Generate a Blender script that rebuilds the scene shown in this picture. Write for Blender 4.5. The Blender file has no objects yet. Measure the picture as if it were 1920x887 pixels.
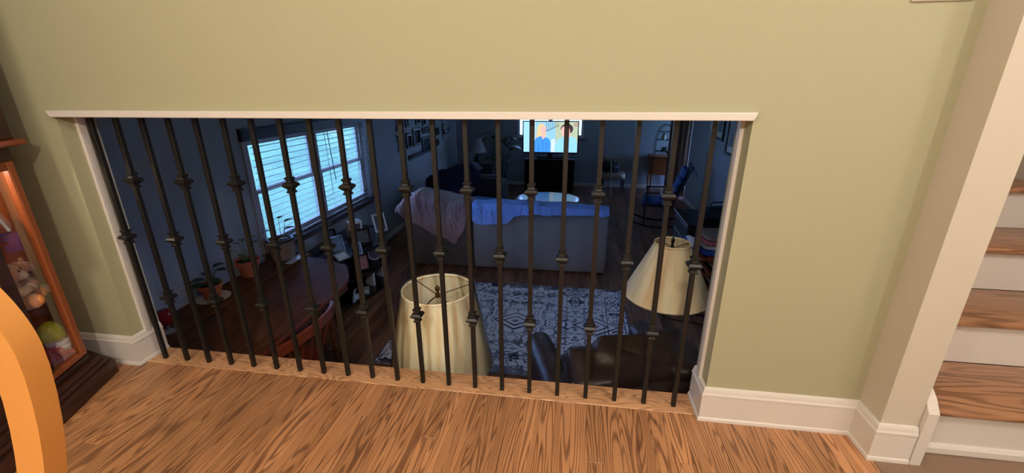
import bpy, bmesh, math, random
from mathutils import Vector, Matrix, noise as mnoise
random.seed(7)
S = bpy.context.scene
C = S.collection
PI = math.pi

# ---------------------------------------------------------------- camera
def make_camera():
    yaw, pitch, roll, fpx = -0.1467, 0.3359, -0.0049, 796.125
    cy, sy, cp, sp = math.cos(yaw), math.sin(yaw), math.cos(pitch), math.sin(pitch)
    fwd = Vector((sy*cp, cy*cp, -sp)); right = Vector((cy, -sy, 0)); up = right.cross(fwd)
    r2 = right*math.cos(roll) + up*math.sin(roll); u2 = up*math.cos(roll) - right*math.sin(roll)
    cd = bpy.data.cameras.new('camera'); co = bpy.data.objects.new('camera', cd); C.objects.link(co)
    cd.sensor_width = 36; cd.sensor_fit = 'HORIZONTAL'; cd.lens = fpx/1920*36; cd.clip_start = 0.02
    m = Matrix((r2, u2, -fwd)).transposed().to_4x4(); m.translation = Vector((1.78859, -1.3885, 1.14465))
    co.matrix_world = m
    S.camera = co
make_camera()

# ---------------------------------------------------------------- world, lights, exposure
S.view_settings.view_transform = 'Standard'; S.view_settings.look = 'None'
S.view_settings.exposure = 0.12; S.view_settings.gamma = 1.0
S.cycles.use_denoising = True
S.cycles.max_bounces = 8; S.cycles.diffuse_bounces = 5; S.cycles.transparent_max_bounces = 16
W = bpy.data.worlds.new('sky'); S.world = W; W.use_nodes = True
bg = W.node_tree.nodes['Background']; bg.inputs[0].default_value = (0.26, 0.46, 1.0, 1); bg.inputs[1].default_value = 17.0

def lamp(name, kind, loc, energy, col, size=0.1, rot=(0, 0, 0), **kw):
    l = bpy.data.lights.new(name, kind); l.energy = energy; l.color = col
    if kind in ('POINT', 'SPOT'): l.shadow_soft_size = size
    for k, v in kw.items(): setattr(l, k, v)
    o = bpy.data.objects.new(name, l); C.objects.link(o); o.location = loc; o.rotation_euler = rot
    return o
lamp('chandelier_light', 'POINT', (0.60, -2.15, 1.85), 48, (1.0, 0.89, 0.71), 0.05)
lamp('chandelier_light', 'POINT', (1.65, -2.20, 1.90), 60, (1.0, 0.93, 0.82), 0.05)
lamp('ceiling_light', 'POINT', (3.18, -1.55, 2.38), 29, (1.0, 0.95, 0.90), 0.03)
lamp('ceiling_light', 'POINT', (3.62, -1.35, 2.38), 16, (1.0, 0.95, 0.90), 0.03)

# ---------------------------------------------------------------- materials
def L(*c):
    c = c[0] if len(c) == 1 else c
    return tuple(((v/255)/12.92 if v <= 10 else (((v/255)+0.055)/1.055)**2.4) for v in c) + (1,)
def nd(nt, t, **kw):
    n = nt.nodes.new(t)
    for k, v in kw.items(): setattr(n, k, v)
    return n
def mat(name, rgb, rough=0.6, metal=0.0, spec=0.5, var=0.0, vscale=6.0, bump=0.0, bscale=80.0, coat=0.0, stretch=(1, 1, 1), emit=None, estr=0.0, sheen=0.0):
    m = bpy.data.materials.new(name); m.use_nodes = True; nt = m.node_tree; b = nt.nodes['Principled BSDF']
    col = L(rgb); b.inputs['Base Color'].default_value = col; b.inputs['Roughness'].default_value = rough
    b.inputs['Metallic'].default_value = metal; b.inputs['Specular IOR Level'].default_value = spec
    b.inputs['Coat Weight'].default_value = coat; b.inputs['Coat Roughness'].default_value = 0.12
    if sheen: b.inputs['Sheen Weight'].default_value = sheen
    if emit: b.inputs['Emission Color'].default_value = L(emit); b.inputs['Emission Strength'].default_value = estr
    tc = nd(nt, 'ShaderNodeTexCoord'); mp = nd(nt, 'ShaderNodeMapping'); mp.inputs['Scale'].default_value = stretch
    nt.links.new(tc.outputs['Object'], mp.inputs[0])
    if var > 0:
        n = nd(nt, 'ShaderNodeTexNoise'); n.inputs['Scale'].default_value = vscale; n.inputs['Detail'].default_value = 4
        nt.links.new(mp.outputs[0], n.inputs['Vector'])
        mx = nd(nt, 'ShaderNodeMix', data_type='RGBA')
        mx.inputs[6].default_value = tuple(max(0, v*(1-var)) for v in col[:3])+(1,)
        mx.inputs[7].default_value = tuple(min(1, v*(1+var)) for v in col[:3])+(1,)
        nt.links.new(n.outputs[0], mx.inputs[0]); nt.links.new(mx.outputs[2], b.inputs['Base Color'])
    if bump > 0:
        n2 = nd(nt, 'ShaderNodeTexNoise'); n2.inputs['Scale'].default_value = bscale; n2.inputs['Detail'].default_value = 3
        nt.links.new(mp.outputs[0], n2.inputs['Vector'])
        bp = nd(nt, 'ShaderNodeBump'); bp.inputs['Strength'].default_value = bump; bp.inputs['Distance'].default_value = 0.01
        nt.links.new(n2.outputs[0], bp.inputs['Height']); nt.links.new(bp.outputs[0], b.inputs['Normal'])
    return m
def wood(name, base, dark, axis='Y', across=13.0, along=1.0, freq=55.0, rough=0.35, tone=0.25, line=0.75, coat=0.0, spec=0.5):
    """oak-like grain: contour lines of a stretched noise plus fine pores; every object gets its own tone and figure"""
    m = bpy.data.materials.new(name); m.use_nodes = True; nt = m.node_tree; b = nt.nodes['Principled BSDF']; lk = nt.links.new
    tc = nd(nt, 'ShaderNodeTexCoord'); oi = nd(nt, 'ShaderNodeObjectInfo')
    off = nd(nt, 'ShaderNodeVectorMath', operation='SCALE'); off.inputs[0].default_value = (37.1, 91.7, 53.3)
    lk(oi.outputs['Random'], off.inputs['Scale'])
    mp = nd(nt, 'ShaderNodeMapping'); mp.inputs['Scale'].default_value = {'Y': (across, along, across), 'X': (along, across, across), 'Z': (across, across, along)}[axis]
    lk(tc.outputs['Object'], mp.inputs[0])
    ad = nd(nt, 'ShaderNodeVectorMath', operation='ADD'); lk(mp.outputs[0], ad.inputs[0]); lk(off.outputs[0], ad.inputs[1])
    n = nd(nt, 'ShaderNodeTexNoise'); n.inputs['Scale'].default_value = 1; n.inputs['Detail'].default_value = 1.5; n.inputs['Roughness'].default_value = 0.45
    n.inputs['Distortion'].default_value = 0.35
    lk(ad.outputs[0], n.inputs['Vector'])
    mu = nd(nt, 'ShaderNodeMath', operation='MULTIPLY'); mu.inputs[1].default_value = freq; lk(n.outputs[0], mu.inputs[0])
    si = nd(nt, 'ShaderNodeMath', operation='SINE'); lk(mu.outputs[0], si.inputs[0])
    rp = nd(nt, 'ShaderNodeMapRange'); rp.inputs['From Min'].default_value = -0.1; rp.inputs['From Max'].default_value = 0.95; lk(si.outputs[0], rp.inputs['Value'])
    mp2 = nd(nt, 'ShaderNodeMapping'); k = 260.0
    mp2.inputs['Scale'].default_value = {'Y': (k, 7, k), 'X': (7, k, k), 'Z': (k, k, 7)}[axis]; lk(tc.outputs['Object'], mp2.inputs[0])
    n2 = nd(nt, 'ShaderNodeTexNoise'); n2.inputs['Scale'].default_value = 1; n2.inputs['Detail'].default_value = 2; lk(mp2.outputs[0], n2.inputs['Vector'])
    r2 = nd(nt, 'ShaderNodeMapRange'); r2.inputs['From Min'].default_value = 0.35; r2.inputs['From Max'].default_value = 0.7; r2.inputs['To Min'].default_value = 0.5; lk(n2.outputs[0], r2.inputs['Value'])
    ml = nd(nt, 'ShaderNodeMath', operation='MULTIPLY'); lk(rp.outputs[0], ml.inputs[0]); lk(r2.outputs[0], ml.inputs[1])
    ms = nd(nt, 'ShaderNodeMath', operation='MULTIPLY'); ms.inputs[1].default_value = line; lk(ml.outputs[0], ms.inputs[0])
    mx = nd(nt, 'ShaderNodeMix', data_type='RGBA'); mx.inputs[6].default_value = L(base); mx.inputs[7].default_value = L(dark); lk(ms.outputs[0], mx.inputs[0])
    # slow colour drift along the board + per-board tone
    n3 = nd(nt, 'ShaderNodeTexNoise'); n3.inputs['Scale'].default_value = 0.35; n3.inputs['Detail'].default_value = 2; lk(ad.outputs[0], n3.inputs['Vector'])
    t1 = nd(nt, 'ShaderNodeMath', operation='ADD'); lk(n3.outputs[0], t1.inputs[0]); lk(oi.outputs['Random'], t1.inputs[1])
    t2 = nd(nt, 'ShaderNodeMapRange'); t2.inputs['From Min'].default_value = 0.3; t2.inputs['From Max'].default_value = 1.6
    t2.inputs['To Min'].default_value = 1 - tone; t2.inputs['To Max'].default_value = 1 + tone; lk(t1.outputs[0], t2.inputs['Value'])
    hs = nd(nt, 'ShaderNodeHueSaturation'); lk(t2.outputs[0], hs.inputs['Value']); lk(mx.outputs[2], hs.inputs['Color'])
    lk(hs.outputs[0], b.inputs['Base Color'])
    b.inputs['Roughness'].default_value = rough; b.inputs['Coat Weight'].default_value = coat; b.inputs['Specular IOR Level'].default_value = spec
    bp = nd(nt, 'ShaderNodeBump'); bp.inputs['Strength'].default_value = 0.12; bp.inputs['Distance'].default_value = 0.002; bp.invert = True
    lk(ml.outputs[0], bp.inputs['Height']); lk(bp.outputs[0], b.inputs['Normal'])
    return m
def glass(name, tint=(1, 1, 1), refl=0.9, rough=0.0):
    m = bpy.data.materials.new(name); m.use_nodes = True; nt = m.node_tree
    for n in list(nt.nodes): nt.nodes.remove(n)
    o = nd(nt, 'ShaderNodeOutputMaterial'); t = nd(nt, 'ShaderNodeBsdfTransparent'); g = nd(nt, 'ShaderNodeBsdfGlossy'); x = nd(nt, 'ShaderNodeMixShader'); f = nd(nt, 'ShaderNodeFresnel')
    f.inputs[0].default_value = 1.45; t.inputs[0].default_value = (*tint, 1); g.inputs['Roughness'].default_value = rough
    mu = nd(nt, 'ShaderNodeMath', operation='MULTIPLY'); mu.inputs[1].default_value = refl
    nt.links.new(f.outputs[0], mu.inputs[0]); nt.links.new(mu.outputs[0], x.inputs[0]); nt.links.new(t.outputs[0], x.inputs[1]); nt.links.new(g.outputs[0], x.inputs[2]); nt.links.new(x.outputs[0], o.inputs[0])
    return m
def emitter(name, rgb, s):
    m = bpy.data.materials.new(name); m.use_nodes = True; nt = m.node_tree
    for n in list(nt.nodes): nt.nodes.remove(n)
    o = nd(nt, 'ShaderNodeOutputMaterial'); e = nd(nt, 'ShaderNodeEmission'); e.inputs[0].default_value = L(rgb); e.inputs[1].default_value = s
    nt.links.new(e.outputs[0], o.inputs[0]); return m
def shade_cloth(name, rgb, ribs, trans=0.35, rough=0.7, coat=0.0):
    """pleated lampshade fabric: diffuse + translucent, faint vertical streaks around the axis"""
    m = mat(name, rgb, rough=rough, coat=coat); nt = m.node_tree; b = nt.nodes['Principled BSDF']; lk = nt.links.new
    tc = nd(nt, 'ShaderNodeTexCoord'); sp = nd(nt, 'ShaderNodeSeparateXYZ'); lk(tc.outputs['Object'], sp.inputs[0])
    at = nd(nt, 'ShaderNodeMath', operation='ARCTAN2'); lk(sp.outputs[1], at.inputs[0]); lk(sp.outputs[0], at.inputs[1])
    cb = nd(nt, 'ShaderNodeCombineXYZ'); lk(at.outputs[0], cb.inputs[0]); z = nd(nt, 'ShaderNodeMath', operation='MULTIPLY'); z.inputs[1].default_value = 0.35
    lk(sp.outputs[2], z.inputs[0]); lk(z.outputs[0], cb.inputs[1])
    n = nd(nt, 'ShaderNodeTexNoise'); n.inputs['Scale'].default_value = ribs; n.inputs['Detail'].default_value = 3; lk(cb.outputs[0], n.inputs['Vector'])
    c = L(rgb); mx = nd(nt, 'ShaderNodeMix', data_type='RGBA'); mx.inputs[6].default_value = (c[0]*.84, c[1]*.78, c[2]*.66, 1); mx.inputs[7].default_value = (min(.93, c[0]*1.08), min(.92, c[1]*1.08), min(.9, c[2]*1.08), 1)
    rr = nd(nt, 'ShaderNodeMapRange'); rr.inputs['From Min'].default_value = 0.3; rr.inputs['From Max'].default_value = 0.6; lk(n.outputs[0], rr.inputs['Value'])
    lk(rr.outputs[0], mx.inputs[0]); lk(mx.outputs[2], b.inputs['Base Color'])
    return m

M = {}
M['sage'] = mat('sage_wall_paint', (166, 162, 132), rough=0.75, bump=0.03, bscale=350)
M['white'] = mat('white_trim_paint', (214, 206, 200), rough=0.35)
M['cream'] = mat('cream_wall_paint', (198, 188, 172), rough=0.8)
M['grey_wall'] = mat('blue_grey_wall_paint', (158, 159, 166), rough=0.8, bump=0.03, bscale=250)
M['ceil'] = mat('ceiling_paint', (225, 222, 215), rough=0.9)
M['oak'] = wood('oak_floor_wood', (184, 131, 90), (82, 47, 31), 'Y', across=13, along=0.85, freq=150, rough=0.30, tone=0.25, line=0.9)
M['oak_x'] = wood('oak_sill_wood', (214, 162, 118), (122, 76, 50), 'X', across=18, along=2.6, freq=120, rough=0.32, tone=0.08, line=0.75)
M['oak_tread'] = wood('oak_tread_wood', (170, 124, 92), (88, 56, 38), 'X', across=9, along=1.0, freq=110, rough=0.3, tone=0.08, line=0.8)
M['landing'] = wood('landing_wood', (128, 102, 84), (88, 68, 54), 'X', across=9, along=1.0, freq=22, rough=0.35, tone=0.1, line=0.6)
M['dark_floor'] = wood('dark_plank_floor', (132, 90, 68), (56, 34, 26), 'Y', across=8, along=0.8, freq=26, rough=0.3, tone=0.45, line=0.7)
M['iron'] = mat('black_iron', (23, 21, 20), rough=0.42, metal=0.0, spec=0.45)
M['cab_dark'] = wood('dark_walnut', (62, 34, 24), (30, 16, 12), 'X', across=9, along=1, freq=25, rough=0.4, tone=0.05)
M['cab_red'] = wood('cherry_wood', (150, 78, 40), (104, 48, 24), 'Z', across=9, along=1, freq=20, rough=0.35, tone=0.05)
M['honey'] = mat('honey_maple', (196, 132, 64), rough=0.28, var=0.10, vscale=14, stretch=(1, 1, .25), coat=0.3)
M['glass'] = glass('clear_glass')
M['case_glass'] = glass('cabinet_glass', refl=0.3)
M['table'] = wood('table_wood', (104, 60, 34), (48, 26, 15), 'Y', across=9, along=0.8, freq=40, spec=0.25, rough=0.5, tone=0.1)
M['redwood'] = mat('reddish_wood', (140, 62, 34), rough=0.35, var=0.15, vscale=20)
M['terracotta'] = mat('terracotta', (186, 98, 60), rough=0.85, var=0.12, vscale=25)
M['soil'] = mat('soil', (40, 30, 24), rough=1.0, bump=0.6, bscale=120)
M['leaf'] = mat('leaf_green', (96, 124, 62), rough=0.45, var=0.3, vscale=20)
M['leaf_dark'] = mat('leaf_dark_green', (40, 62, 38), rough=0.4, var=0.3, vscale=20)
M['saucer'] = mat('pale_saucer', (214, 196, 180), rough=0.5)
M['basket'] = mat('woven_basket', (150, 122, 104), rough=0.9, var=0.35, vscale=45, bump=0.8, bscale=60)
M['black'] = mat('black_satin', (26, 26, 28), rough=0.4)
M['black_gloss'] = mat('black_gloss', (20, 20, 22), rough=0.12)
M['shelfwood'] = mat('black_lacquer', (30, 28, 30), rough=0.22)
M['silver'] = mat('silver_frame', (170, 172, 178), rough=0.3, metal=0.6)
M['whiteframe'] = mat('white_frame', (220, 220, 222), rough=0.5)
M['sofa'] = mat('grey_sofa_fabric', (126, 122, 124), rough=0.95, var=0.14, vscale=4, bump=0.3, bscale=220, sheen=0.2)
M['sofa_dark'] = mat('charcoal_fabric', (60, 60, 66), rough=0.95, bump=0.3, bscale=200)
M['mauve'] = mat('mauve_blanket', (150, 118, 116), rough=0.95, var=0.1, vscale=8, bump=0.9, bscale=20, sheen=0.2)
M['sofa_left'] = mat('brown_grey_sofa_fabric', (92, 84, 80), rough=0.95, var=0.14, vscale=4, bump=0.3, bscale=220, sheen=0.2)
M['blue_blanket'] = mat('blue_blanket', (134, 166, 236), rough=0.9, var=0.08, vscale=8, bump=1.0, bscale=22, stretch=(1.6, 1, .7))
M['navy'] = mat('navy_throw', (52, 54, 76), rough=0.95, var=0.2, vscale=6, bump=0.3, bscale=60)
M['bluecushion'] = mat('blue_cushion', (70, 100, 158), rough=0.9, var=0.15, vscale=9, bump=0.3, bscale=70)
M['leather'] = mat('black_brown_leather', (60, 44, 38), rough=0.45, var=0.25, vscale=7, bump=0.35, bscale=16, spec=0.6)
M['nail'] = mat('nailhead_metal', (205, 190, 170), rough=0.3, metal=0.4)
M['shade1'] = shade_cloth('pleated_shade_fabric', (255, 234, 206), 9)
M['shade2'] = shade_cloth('stretched_shade_fabric', (255, 226, 186), 5)
M['shade3'] = mat('grey_shade_fabric', (150, 146, 150), rough=0.8)
M['plastic'] = glass('clear_plastic_wrap', refl=1.6, rough=0.12)
M['brass'] = mat('aged_brass', (110, 72, 40), rough=0.35, metal=0.7)
M['bronze'] = mat('dark_bronze', (38, 32, 30), rough=0.35, metal=0.3)
M['slat'] = mat('dark_wood_slat', (92, 80, 80), rough=0.3)
M['valance'] = mat('valance_wood', (52, 40, 40), rough=0.5)
M['cord'] = mat('white_cord', (200, 200, 205), rough=0.7)
M['sash'] = mat('window_sash_paint', (168, 160, 162), rough=0.5)
M['lawn'] = mat('lawn_grass', (146, 184, 146), rough=1.0, var=0.45, vscale=0.6)
M['pic_grey'] = mat('photo_print_grey', (84, 82, 88), rough=0.35, var=0.9, vscale=34)
M['pic_warm'] = mat('photo_print_warm', (170, 110, 110), rough=0.5, var=0.6, vscale=30)
M['mirror'] = mat('mirror_glass', (190, 200, 215), rough=0.05, metal=1.0)
M['brown_cloth'] = mat('brown_drape_cloth', (158, 122, 102), rough=0.9, var=0.2, vscale=10)
M['oak_desk'] = mat('brown_desk_wood', (160, 92, 48), rough=0.4, var=0.15, vscale=14)
M['beige'] = mat('beige_upholstery', (150, 136, 120), rough=0.9, var=0.15, vscale=14)
M['bag'] = mat('black_bag_nylon', (24, 24, 28), rough=0.6, bump=0.3, bscale=60)
M['str_blue'] = mat('blue_stripe_cloth', (52, 80, 160), rough=0.95, bump=0.3, bscale=60)
M['str_white'] = mat('white_stripe_cloth', (214, 200, 196), rough=0.95, bump=0.3, bscale=60)
M['str_red'] = mat('red_stripe_cloth', (190, 90, 84), rough=0.95, bump=0.3, bscale=60)
M['str_tan'] = mat('tan_knit_cloth', (140, 116, 100), rough=0.95, bump=0.5, bscale=60)
M['fur'] = mat('tan_plush', (206, 140, 96), rough=1.0, var=0.15, vscale=40, bump=0.9, bscale=220, sheen=0.5)
M['fur_pale'] = mat('cream_plush', (226, 196, 164), rough=1.0, bump=0.9, bscale=220)
M['hat'] = mat('yellow_green_glaze', (176, 172, 40), rough=0.35, var=0.2, vscale=25)
M['beard'] = mat('white_beard_glaze', (225, 220, 215), rough=0.5, bump=0.8, bscale=70)
M['coat'] = mat('red_coat_glaze', (178, 62, 44), rough=0.4)
M['skin'] = mat('pink_glaze', (214, 168, 144), rough=0.45)
M['orange'] = mat('orange_glaze', (220, 140, 70), rough=0.4)
M['wine'] = mat('wine_red_glass', (150, 26, 40), rough=0.15)
M['paper'] = mat('pale_glossy_sheet', (214, 224, 236), rough=0.12)
M['cab_back'] = mat('cabinet_back_panel', (150, 112, 84), rough=0.6, var=0.3, vscale=5)
M['crystal'] = mat('pressed_glass', (206, 190, 170), rough=0.12, spec=0.9)

# ---------------------------------------------------------------- mesh helpers
class MB:
    def __init__(s): s.bm = bmesh.new()
    def box(s, x0, x1, y0, y1, z0, z1, bev=0.0, mi=0, rot=None, seg=1):
        vs = [s.bm.verts.new((x, y, z)) for x in (x0, x1) for y in (y0, y1) for z in (z0, z1)]
        fs = [s.bm.faces.new([vs[i] for i in q]) for q in ((0, 1, 3, 2), (4, 6, 7, 5), (0, 4, 5, 1), (2, 3, 7, 6), (0, 2, 6, 4), (1, 5, 7, 3))]
        for f in fs: f.material_index = mi
        if bev > 0:
            es = list({e for f in fs for e in f.edges})
            r = bmesh.ops.bevel(s.bm, geom=es, offset=bev, segments=seg, affect='EDGES', profile=0.5)
            for f in r['faces']: f.material_index = mi
            vs = list({v for f in r['faces'] for v in f.verts} | {v for f in fs if f.is_valid for v in f.verts})
        if rot:
            ang, ax, piv = rot; bmesh.ops.rotate(s.bm, verts=vs, cent=piv, matrix=Matrix.Rotation(ang, 3, ax))
        return vs
    def tube(s, pts, r, seg=8, mi=0, closed=False, sq=None):
        """swept round tube (r may be a list); sq=(a,b) sweeps a rectangle a wide (horizontal) b high instead"""
        pts = [Vector(p) for p in pts]; n = len(pts); rs = r if isinstance(r, (list, tuple)) else [r]*n; rings = []
        prev = None
        for i, p in enumerate(pts):
            a = pts[(i-1) % n] if (i > 0 or closed) else p; b = pts[(i+1) % n] if (i < n-1 or closed) else p
            t = (b-a).normalized() if (b-a).length > 1e-9 else Vector((0, 0, 1))
            ref = Vector((0, 0, 1)) if abs(t.z) < 0.95 else Vector((1, 0, 0))
            if prev is not None and not sq: ref = prev
            u = ref.cross(t)
            if u.length < 1e-6: u = Vector((1, 0, 0)).cross(t)
            u.normalize(); v = t.cross(u).normalized(); prev = v
            if sq: ring = [p+u*(sx*sq[0]/2)+v*(sy*sq[1]/2) for sx, sy in ((-1, -1), (1, -1), (1, 1), (-1, 1))]
            else: ring = [p+(u*math.cos(2*PI*k/seg)+v*math.sin(2*PI*k/seg))*rs[i] for k in range(seg)]
            rings.append([s.bm.verts.new(q) for q in ring])
        m = len(rings[0])
        for i in range(n if closed else n-1):
            A, B = rings[i], rings[(i+1) % n]
            for k in range(m):
                f = s.bm.faces.new((A[k], A[(k+1) % m], B[(k+1) % m], B[k])); f.material_index = mi
        if not closed:
            for rg, fl in ((rings[0], True), (rings[-1], False)):
                try: f = s.bm.faces.new(rg[::-1] if fl else rg); f.material_index = mi
                except Exception: pass
    def cyl(s, p0, p1, r0, r1=None, seg=16, mi=0): s.tube([p0, p1], [r0, r0 if r1 is None else r1], seg, mi)
    def lathe(s, prof, c=(0, 0, 0), seg=24, mi=0, sx=1, sy=1, cap=True, wob=None):
        rings = []
        for j, (r, z) in enumerate(prof):
            ring = []
            for k in range(seg):
                a = 2*PI*k/seg; rr = r*(wob(a, j) if wob else 1)
                ring.append(s.bm.verts.new((c[0]+rr*math.cos(a)*sx, c[1]+rr*math.sin(a)*sy, c[2]+z)))
            rings.append(ring)
        for i in range(len(rings)-1):
            for k in range(seg):
                f = s.bm.faces.new((rings[i][k], rings[i][(k+1) % seg], rings[i+1][(k+1) % seg], rings[i+1][k])); f.material_index = mi
        if cap:
            for rg, fl in ((rings[0], True), (rings[-1], False)):
                f = s.bm.faces.new(rg[::-1] if fl else rg); f.material_index = mi
    def ball(s, c, r, mi=0, u=12, v=8, sc=(1, 1, 1), rot=None):
        mt = Matrix.Translation(c) @ (rot.to_4x4() if rot else Matrix.Identity(4)) @ Matrix.Diagonal((r*sc[0], r*sc[1], r*sc[2], 1))
        g = bmesh.ops.create_uvsphere(s.bm, u_segments=u, v_segments=v, radius=1, matrix=mt)
        for vv in g['verts']:
            for f in vv.link_faces: f.material_index = mi
    def prism(s, poly, z0, z1, mi=0, plane='XY', bev=0):
        """extrude a 2D outline; plane XY: along z, XZ: poly=(x,z) along y, YZ: poly=(y,z) along x"""
        def P(a, b, h): return {'XY': (a, b, h), 'XZ': (a, h, b), 'YZ': (h, a, b)}[plane]
        A = [s.bm.verts.new(P(a, b, z0)) for a, b in poly]; B = [s.bm.verts.new(P(a, b, z1)) for a, b in poly]
        fs = [s.bm.faces.new(A[::-1]), s.bm.faces.new(B)]
        for i in range(len(poly)):
            j = (i+1) % len(poly); fs.append(s.bm.faces.new((A[i], A[j], B[j], B[i])))
        for f in fs: f.material_index = mi
        if bev:
            es = list(fs[0].edges)+list(fs[1].edges); bmesh.ops.bevel(s.bm, geom=es, offset=bev, segments=2, affect='EDGES', profile=0.5)
    def quad(s, pts, mi=0):
        f = s.bm.faces.new([s.bm.verts.new(p) for p in pts]); f.material_index = mi
    def grid(s, fn, nu, nv, mi=0, wrap=False):
        V = [[s.bm.verts.new(fn(i/nu, j/nv)) for j in range(nv+1)] for i in range(nu if wrap else nu+1)]
        n = nu
        for i in range(n):
            A = V[i]; B = V[(i+1) % nu] if wrap else V[i+1]
            for j in range(nv):
                f = s.bm.faces.new((A[j], B[j], B[j+1], A[j+1])); f.material_index = mi
    def build(s, name, m, parent=None, loc=None, rz=0.0, smooth=False, solid=0.0, sub=0):
        bmesh.ops.recalc_face_normals(s.bm, faces=s.bm.faces)
        me = bpy.data.meshes.new(name); s.bm.to_mesh(me); s.bm.free()
        ms = m if isinstance(m, (list, tuple)) else [m]
        for q in ms: me.materials.append(q)
        o = bpy.data.objects.new(name, me); C.objects.link(o)
        if parent: o.parent = parent
        if loc is not None: o.location = loc
        o.rotation_euler.z = rz
        if smooth:
            for p in me.polygons: p.use_smooth = True
            if smooth != 'all':
                try: me.set_sharp_from_angle(angle=math.radians(40))
                except Exception: pass
        if solid:
            md = o.modifiers.new('solid', 'SOLIDIFY'); md.thickness = solid; md.offset = 0
        if sub:
            md = o.modifiers.new('sub', 'SUBSURF'); md.levels = sub; md.render_levels = sub
        return o
def tag(o, label=None, cat=None, group=None, kind=None):
    if label: o['label'] = label
    if cat: o['category'] = cat
    if group: o['group'] = group
    if kind: o['kind'] = kind
    return o
def thing(name, label, cat, loc=(0, 0, 0), rz=0.0, group=None):
    o = bpy.data.objects.new(name, None); C.objects.link(o); o.location = loc; o.rotation_euler.z = rz
    o.empty_display_size = 0.1
    return tag(o, label, cat, group)
def struct(name, mb, m, label=None, parent=None, smooth=False):
    o = mb.build(name, m, parent, smooth=smooth); o['kind'] = 'structure'
    if label: o['label'] = label
    return o
def instance(src, parent, loc, rot=(0, 0, 0)):
    o = src.copy(); C.objects.link(o); o.parent = parent; o.location = loc; o.rotation_euler = rot; return o
def wr(p, s=3.0, a=0.02):
    return mnoise.noise(Vector(p)*s)*a

LZ = -1.2          # level of the lower floor
# ================================================================ THE SETTING: upper room
b = MB(); b.box(-.75, 2.787, -4, -.037, -.15, -.019); struct('floor', b, M['oak'], 'reddish oak plank floor of the upper room'); FLOOR = bpy.data.objects['floor']
rows = 62; pw = 0.0572
for i in range(rows):
    x0 = 2.787-(i+1)*pw
    if x0 < -.75: break
    e1 = -random.uniform(0.5, 1.3) if i % 5 else -random.uniform(0.25, 0.5)
    if i in (44, 51, 30): e1 = -random.uniform(.16, .3)
    for (ya, yb) in ((e1+.0004, -.0375), (-1.75, e1-.0004)):
        b = MB(); ln = (yb-ya)/2
        b.box(-pw/2+.0003, pw/2-.0003, -ln, ln, -.018, 0, bev=.0009)
        b.build('plank', M['oak'], FLOOR, loc=(x0+pw/2, (ya+yb)/2, 0))
b = MB(); b.box(-.75, 3.8, -4, -.051, -.30, -.151); struct('floor', b, M['ceil'], 'floor deck under the upper planks')
b = MB(); b.box(2.788, 3.8, -4, -.1, -.15, 0); struct('floor', b, M['landing'], 'grey brown landing floor in front of the stairs')
b = MB(); b.box(2.8905, 3.8, -.0995, 1.499, -.15, -.001); struct('floor', b, M['ceil'], 'unseen deck added under the stairs to stop a light leak')  # unseen slab, added to keep sky light from leaking past the treads
# oak sill board closing the floor under the balusters
b = MB(); b.box(-1.1825, 1.1825, -.0565, .0565, -.022, 0.0005, bev=.002); o = struct('trim_2', b, M['oak_x'], 'oak sill board under the black balusters'); o.location = (1.1055, .0205, 0)
# dividing wall with the low opening
b = MB()
b.box(-1.3, -.077, -.05, .075, -.15, 2.5); b.box(2.288, 2.784, -.05, .075, -.15, 2.5); b.box(-.077, 2.288, -.05, .075, 1.077, 2.5)
struct('wall_middle', b, M['sage'], 'sage green wall with the low railed opening')
b = MB(); b.box(-1.3, 2.784, -.035, .075, LZ, -.151); b.box(-1.3, -.077, .075, .08, -.151, 1.25); b.box(2.288, 2.784, .075, .08, -.151, 1.25); b.box(-1.3, 2.784, .075, .08, LZ, -.151); b.box(-.077, 2.288, .075, .08, 1.077, 1.25)
struct('wall_front', b, M['grey_wall'], 'lower room side of the dividing wall')
b = MB(); b.box(2.784, 2.89, -.155, 1.5, -.15, 2.5); b.box(2.784, 2.89, .0, 1.5, LZ, -.15)
struct('wall_stair', b, M['cream'], 'cream wall end beside the stairs')
b = MB(); b.box(-.85, -.75, -4.1, -.05, -.15, 2.5); struct('wall_left', b, M['sage'], 'left wall of the upper room')
b = MB(); b.box(-.85, 3.9, -4.1, -4, -.15, 2.5); struct('wall_back', b, M['cream'], 'wall behind the viewer')
b = MB(); b.box(3.8, 3.9, -4.1, 1.5, -.15, 2.5); struct('wall_right', b, M['cream'], 'wall on the far side of the stairs')
b = MB(); b.box(-.85, 3.9, -4.1, 1.6, 2.5, 2.6); struct('ceiling', b, M['ceil'], 'upper room ceiling')
# header board and jamb strips
b = MB(); b.prism([(-.089, 1.071), (-.089, 1.077), (2.291, 1.077), (2.291, 1.071), (2.284, 1.0545), (-.077, 1.0545)], -.069, -.05, plane='XZ', bev=.0025)
b.box(-.077, 2.288, -.0505, .078, 1.0545, 1.077)
struct('trim_1', b, M['white'], 'white header board along the top of the opening')
for nm, x0, x1, lb in (('trim_3', -.077, -.065, 'white strip up the left jamb of the opening'), ('trim_4', 2.276, 2.288, 'white strip up the right jamb of the opening')):
    b = MB(); b.box(x0, x1, .003, .032, .13, 1.0545, bev=.0015); struct(nm, b, M['white'], lb)
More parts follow.
